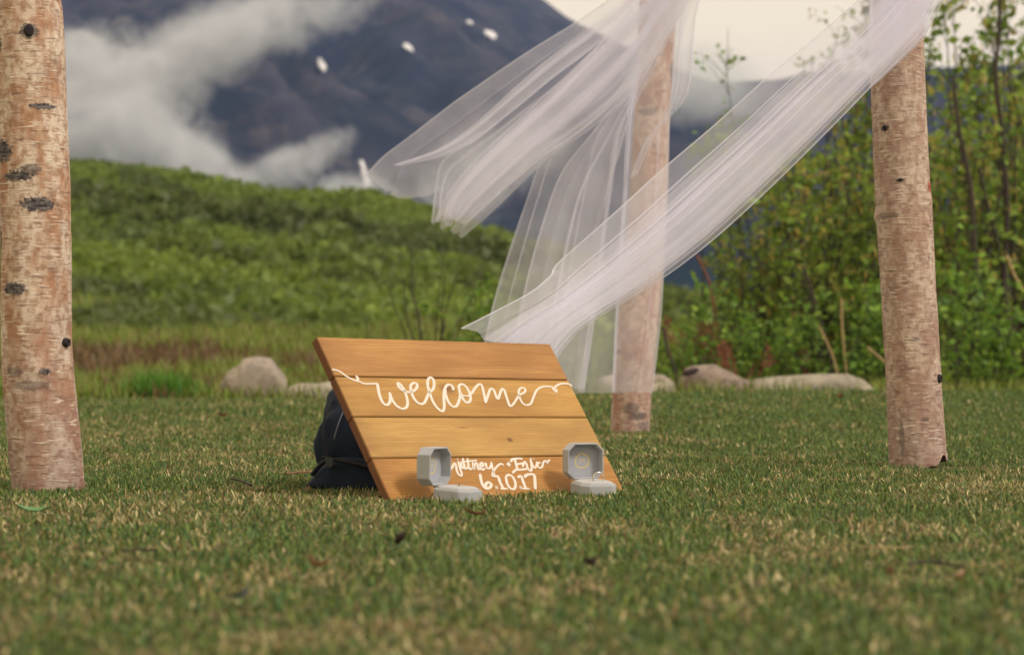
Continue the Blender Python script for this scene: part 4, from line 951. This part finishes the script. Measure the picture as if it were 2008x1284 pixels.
# bush behind the sign: dark bare stems and a leafy right side
br, fo, ck = shrub_meshes(81, H=.98, stems=9, spread=.42, twigs=5, per=0, leaf=.03, pal=bright, thick=.008)
b_ = empty('bare_shrub'); tag(b_, 'dark bare twiggy shrub standing behind the top of the sign', 'shrub'); link('branches', br.mesh('branches', m_twig), b_); place(b_, 845, 15.4, 0, 1.05)
b_ = shrub_kind('leafy_shrub', 'small yellow-green shrub between the sign top and the tulle corner', 'shrub', None, 82, H=.80, stems=6, spread=.25, twigs=11, per=8, leaf=.045, pal=bright, thick=.006)
place(b_, 925, 15.2, 0, .95)
b_ = empty('bare_shrub'); br, fo, ck = shrub_meshes(83, H=.66, stems=3, spread=.18, twigs=2, per=0, leaf=.03, pal=bright, thick=.007)
tag(b_, 'sparse dead stems poking up behind the left end of the sign', 'shrub'); link('branches', br.mesh('branches', m_twig), b_); place(b_, 735, 15.6, 0, .9)
# dry russet weeds among the low shrubs
m_rus = plain('russet_stalk', (.20, .085, .05), .9, .35, 60); m_straw = plain('dry_straw', (.42, .29, .15), .85, .25, 80)
def dry_weed(px, Y, H, seed, label):
    g = np.random.default_rng(seed); acc = Acc(); hd = Acc()
    for s_ in range(5):
        a0 = g.random() * 6.28; t = np.linspace(0, 1, 6)[:, None]; h = H * (.6 + .4 * g.random())
        pth = np.array([math.cos(a0) * .16, math.sin(a0) * .16, h]) * t ** [1.4, 1.4, 1] + np.cumsum(g.normal(size=(6, 3)) * .006, 0); acc.add(*tube(pth, .004, 4))
        for q in range(26):
            e = pth[-1] - [0, 0, g.random() * h * .4]; c_ = e + g.normal(size=3) * .016; d = g.normal(size=3) * .011; hd.add([c_ - d, c_ + [0, 0, .014], c_ + d, c_ - [0, 0, .014]], Q=[(0, 1, 2, 3)])
    r0 = empty('dry_weed'); tag(r0, label, 'weed', 'russet seeding weeds behind the rocks'); link('stalk', acc.mesh('stalk', m_rus), r0); h_ = link('seed_head', hd.mesh('seed_head', m_rus), r0); h_['kind'] = 'stuff'; place(r0, px, Y, 0)
dry_weed(1350, 15.9, .50, 1, 'russet seed stalk just right of the rear birch post'); dry_weed(1408, 16.0, .58, 2, 'tallest russet seed stalk above the brown boulder')
dry_weed(1455, 15.5, .42, 3, 'dark reddish weed behind the joint of the brown boulder and long rock'); dry_weed(1372, 16.6, .46, 4, 'second russet weed from the rear post, thinner and set back'); dry_weed(1560, 16.2, .40, 5, 'short russet weed above the middle of the long flat rock')
def stick(name, pts, Y, r, m, label, cat='stick', group=None):
    pp = [P(a_, b_, Y if not hasattr(Y, '__len__') else Y[i]) for i, (a_, b_) in enumerate(pts)]; V, Q = tube(smooth_path(pp, 5), r, 6); c_ = V.mean(0)
    o = link(name, mesh_np(name, V - c_, [Q], smooth=True, mats=[m]), loc=c_); tag(o, label, cat, group); return o
stick('dead_stem', [(1650, 585), (1652, 650), (1658, 712), (1662, 748)], 15.4, .007, m_straw, 'straight pinkish dead stem upright left of the right birch post', 'stem')
stick('dead_stem', [(1606, 640), (1620, 668), (1634, 700), (1646, 748)], 15.3, .006, m_straw, 'short tan dead stem leaning against the low shrubs by the long rock', 'stem')
stick('dead_stem', [(1366, 500), (1388, 545), (1400, 600), (1412, 690), (1418, 750)], 16.5, .010, m_rus, 'reddish bent dead stem rising right of the rear post', 'stem')
stick('dead_stem', [(1700, 680), (1735, 710), (1762, 745)], 15.2, .007, m_straw, 'tan broken stem slanting behind the right birch post', 'stem')
stick('dead_stem', [(1975, 500), (1992, 545), (2030, 600)], 15.3, .008, m_straw, 'tan slanting stem at the right edge of the photo', 'stem')
stick('dark_stem', [(1300, 640), (1310, 690), (1322, 720), (1330, 765)], 15.0, .010, m_twig, 'dark crooked stem between the rear post and the brown boulder', 'stem')
stick('dark_stem', [(1575, 520), (1600, 600), (1625, 690), (1640, 760)], 16.0, .011, m_twig, 'dark slanting trunk low in the thicket above the long rock', 'stem')
for i, (pts, lb) in enumerate([([(1868, 150), (1882, 260), (1905, 380), (1912, 520), (1925, 640), (1930, 760)], 'dark trunk just right of the right birch post'), ([(1962, -30), (1958, 80), (1952, 150), (1965, 260), (1975, 420), (1968, 560), (1978, 640), (1985, 760)], 'thickest dark trunk near the right edge of the photo'),
                               ([(1920, 330), (1935, 400), (1958, 480), (1975, 560), (1982, 660), (1986, 760)], 'dark trunk crossing behind the thickest one near the right edge')]):
    Vp = [P(a_, b_, 16.0 + i * .3) for a_, b_ in pts]; sp = smooth_path(Vp, 5); V, Q = tube(sp, np.linspace(.012, .026, len(sp)), 7); c_ = sp[-1]
    o = link('tree_trunk', mesh_np('tree_trunk', V - c_, [Q], smooth=True, mats=[m_twig]), loc=c_); tag(o, lb, 'trunk', 'dark trunks of the right thicket')

# tuft of long bright grass at the lawn edge
g = np.random.default_rng(9); n = 500; tx = P(305, 0, 13.7)[0] + g.normal(size=n) * .10; ty = 13.75 + g.random(n) * .3
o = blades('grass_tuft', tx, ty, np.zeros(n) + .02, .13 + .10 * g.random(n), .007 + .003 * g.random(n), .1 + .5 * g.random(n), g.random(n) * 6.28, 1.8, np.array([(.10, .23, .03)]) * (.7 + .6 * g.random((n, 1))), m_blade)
tag(o, 'tuft of long bright green grass at the lawn edge left of the tall boulder', 'grass tuft')

# ------------------------------------------------------------------ litter on the lawn
m_dry = plain('dry_leaf', (.22, .115, .065), .85, .4, 90); m_dark = plain('dark_litter', (.045, .03, .03), .85, .4, 90); m_pale = plain('pale_leaf', (.46, .32, .20), .8, .3, 90)
def gpt(px, py):
    Y = F * CAM_H / (py - HOR)
    for _ in range(12): Y = F * (CAM_H - float(gz(P(px, 0, Y)[0], Y))) / (py - HOR)
    return np.array([P(px, 0, Y)[0], Y, float(gz(P(px, 0, Y)[0], Y))])
def leaf(px, py, L_, W_, az, m, label, curl=.5, seed=0, name='fallen_leaf', cat='leaf', lift=.012):
    g = np.random.default_rng(seed); nu, nv2 = 9, 5; V = []
    for i in range(nu):
        t = i / (nu - 1); w = W_ * math.sin(math.pi * min(1, t * .94 + .05)) ** .8
        for j_ in range(nv2):
            s_ = j_ / (nv2 - 1) * 2 - 1; V.append((L_ * (t - .5), w * .5 * s_, curl * (abs(s_) ** 1.5 * W_ * .45 + (t - .5) ** 2 * L_ * .8) + g.normal() * .0006))
    V = np.array(V); Vt = V + [0, 0, .0007]; nT = len(V); gf = grid_faces(nu, nv2); c_ = gpt(px, py)
    o = link(name, mesh_np(name, np.vstack([V, Vt]), [gf[:, ::-1], gf + nT], smooth=True, mats=[m]), loc=(c_[0], c_[1], c_[2] + lift)); o.rotation_euler = (R(g.normal() * 14), R(g.normal() * 10), az); tag(o, label, cat); return o
leaf(437, 828, .040, .020, .2, m_dry, 'curled brown leaf on the lawn below the tall boulder', 1.4, 1, lift=.018)
leaf(1888, 796, .07, .05, .4, m_pale, 'pale tan crumpled leaf on the lawn right of the right birch post', 1.5, 2, lift=.02)
leaf(1645, 786, .07, .035, 1, m_pale, 'tan leaf far back on the lawn before the long flat rock', 1.2, 3, lift=.02)
leaf(1520, 790, .045, .03, 0, m_dark, 'dark brown speck of leaf far back on the lawn below the brown boulder', 1.2, 4, lift=.02)
leaf(1648, 817, .05, .028, 2, m_dry, 'brown leaf on the lawn in line below the far tan leaf', 1.2, 5, lift=.018)
leaf(778, 1090, .020, .012, 1.1, m_dark, 'dark curled bud scale on the grass below the left ring box', 1.8, 6, lift=.014)
leaf(620, 1142, .030, .009, -.7, m_dry, 'narrow reddish dry leaf on the foreground grass', 1.0, 7, lift=.018)
leaf(930, 1030, .034, .008, .4, m_dry, 'thin rusty dry leaf on the grass right below the left ring box', .9, 8, lift=.016)
leaf(1160, 1134, .012, .009, 0, m_dark, 'tiny dark seed husk on the grass below the right ring box', 1.8, 9, lift=.014)
leaf(68, 1026, .050, .013, .05, plain('green_leaf', (.13, .25, .10), .5, .2, 60), 'fresh green leaf lying on the grass below the left birch post', .6, 10, lift=.018)
leaf(470, 1199, .019, .010, .15, plain('blue_scrap', (.05, .07, .14), .5, .2, 60), 'small blue scrap lying on the foreground grass', .6, 11, name='blue_scrap', cat='scrap', lift=.014)
leaf(1880, 1162, .014, .010, .6, m_pale, 'small pale leaf scrap on the foreground grass below the curved twig', 1.2, 12, lift=.014)
leaf(1745, 1152, .010, .008, .6, m_dry, 'tiny rust coloured husk left of the curved foreground twig', 1.6, 13, lift=.014)
def twig(pts, r, m, label, lift=.014, name='twig'):
    pp = [gpt(*p) + [0, 0, lift] for p in pts]; V, Q = tube(smooth_path(pp, 6), r, 6); c_ = V.mean(0)
    o = link(name, mesh_np(name, V - c_, [Q], smooth=True, mats=[m]), loc=c_); tag(o, label, 'twig', 'twigs lying on the lawn')
twig([(1780, 1134), (1815, 1129), (1850, 1132), (1888, 1142)], .0016, m_dark, 'dark curved twig on the foreground grass at lower right', .016)
twig([(560, 942), (585, 939), (608, 938)], .0022, m_dry, 'brown twig end sticking out left of the backpack')
twig([(455, 952), (475, 958), (492, 966)], .0022, m_dark, 'short dark twig on the grass between the left post and the backpack')
twig([(240, 1103), (270, 1100), (305, 1102)], .0014, m_dark, 'grey twig on the foreground grass at lower left')
twig([(1690, 1094), (1740, 1096), (1790, 1094)], .0008, m_straw, 'long pale straw lying level above the curved twig', name='straw')
tw = [P(1053, 953, 4.30), P(1065, 962, 4.27), P(1084, 976, 4.22)]; V, Q = tube(tw, .0008, 5); c_ = V.mean(0)
o = link('straw', mesh_np('straw', V - c_, [Q], mats=[m_straw]), loc=c_); tag(o, 'straight pale straw leaning on the sign beside the date', 'straw')

NB = lawn_grass()
print('blades', NB)
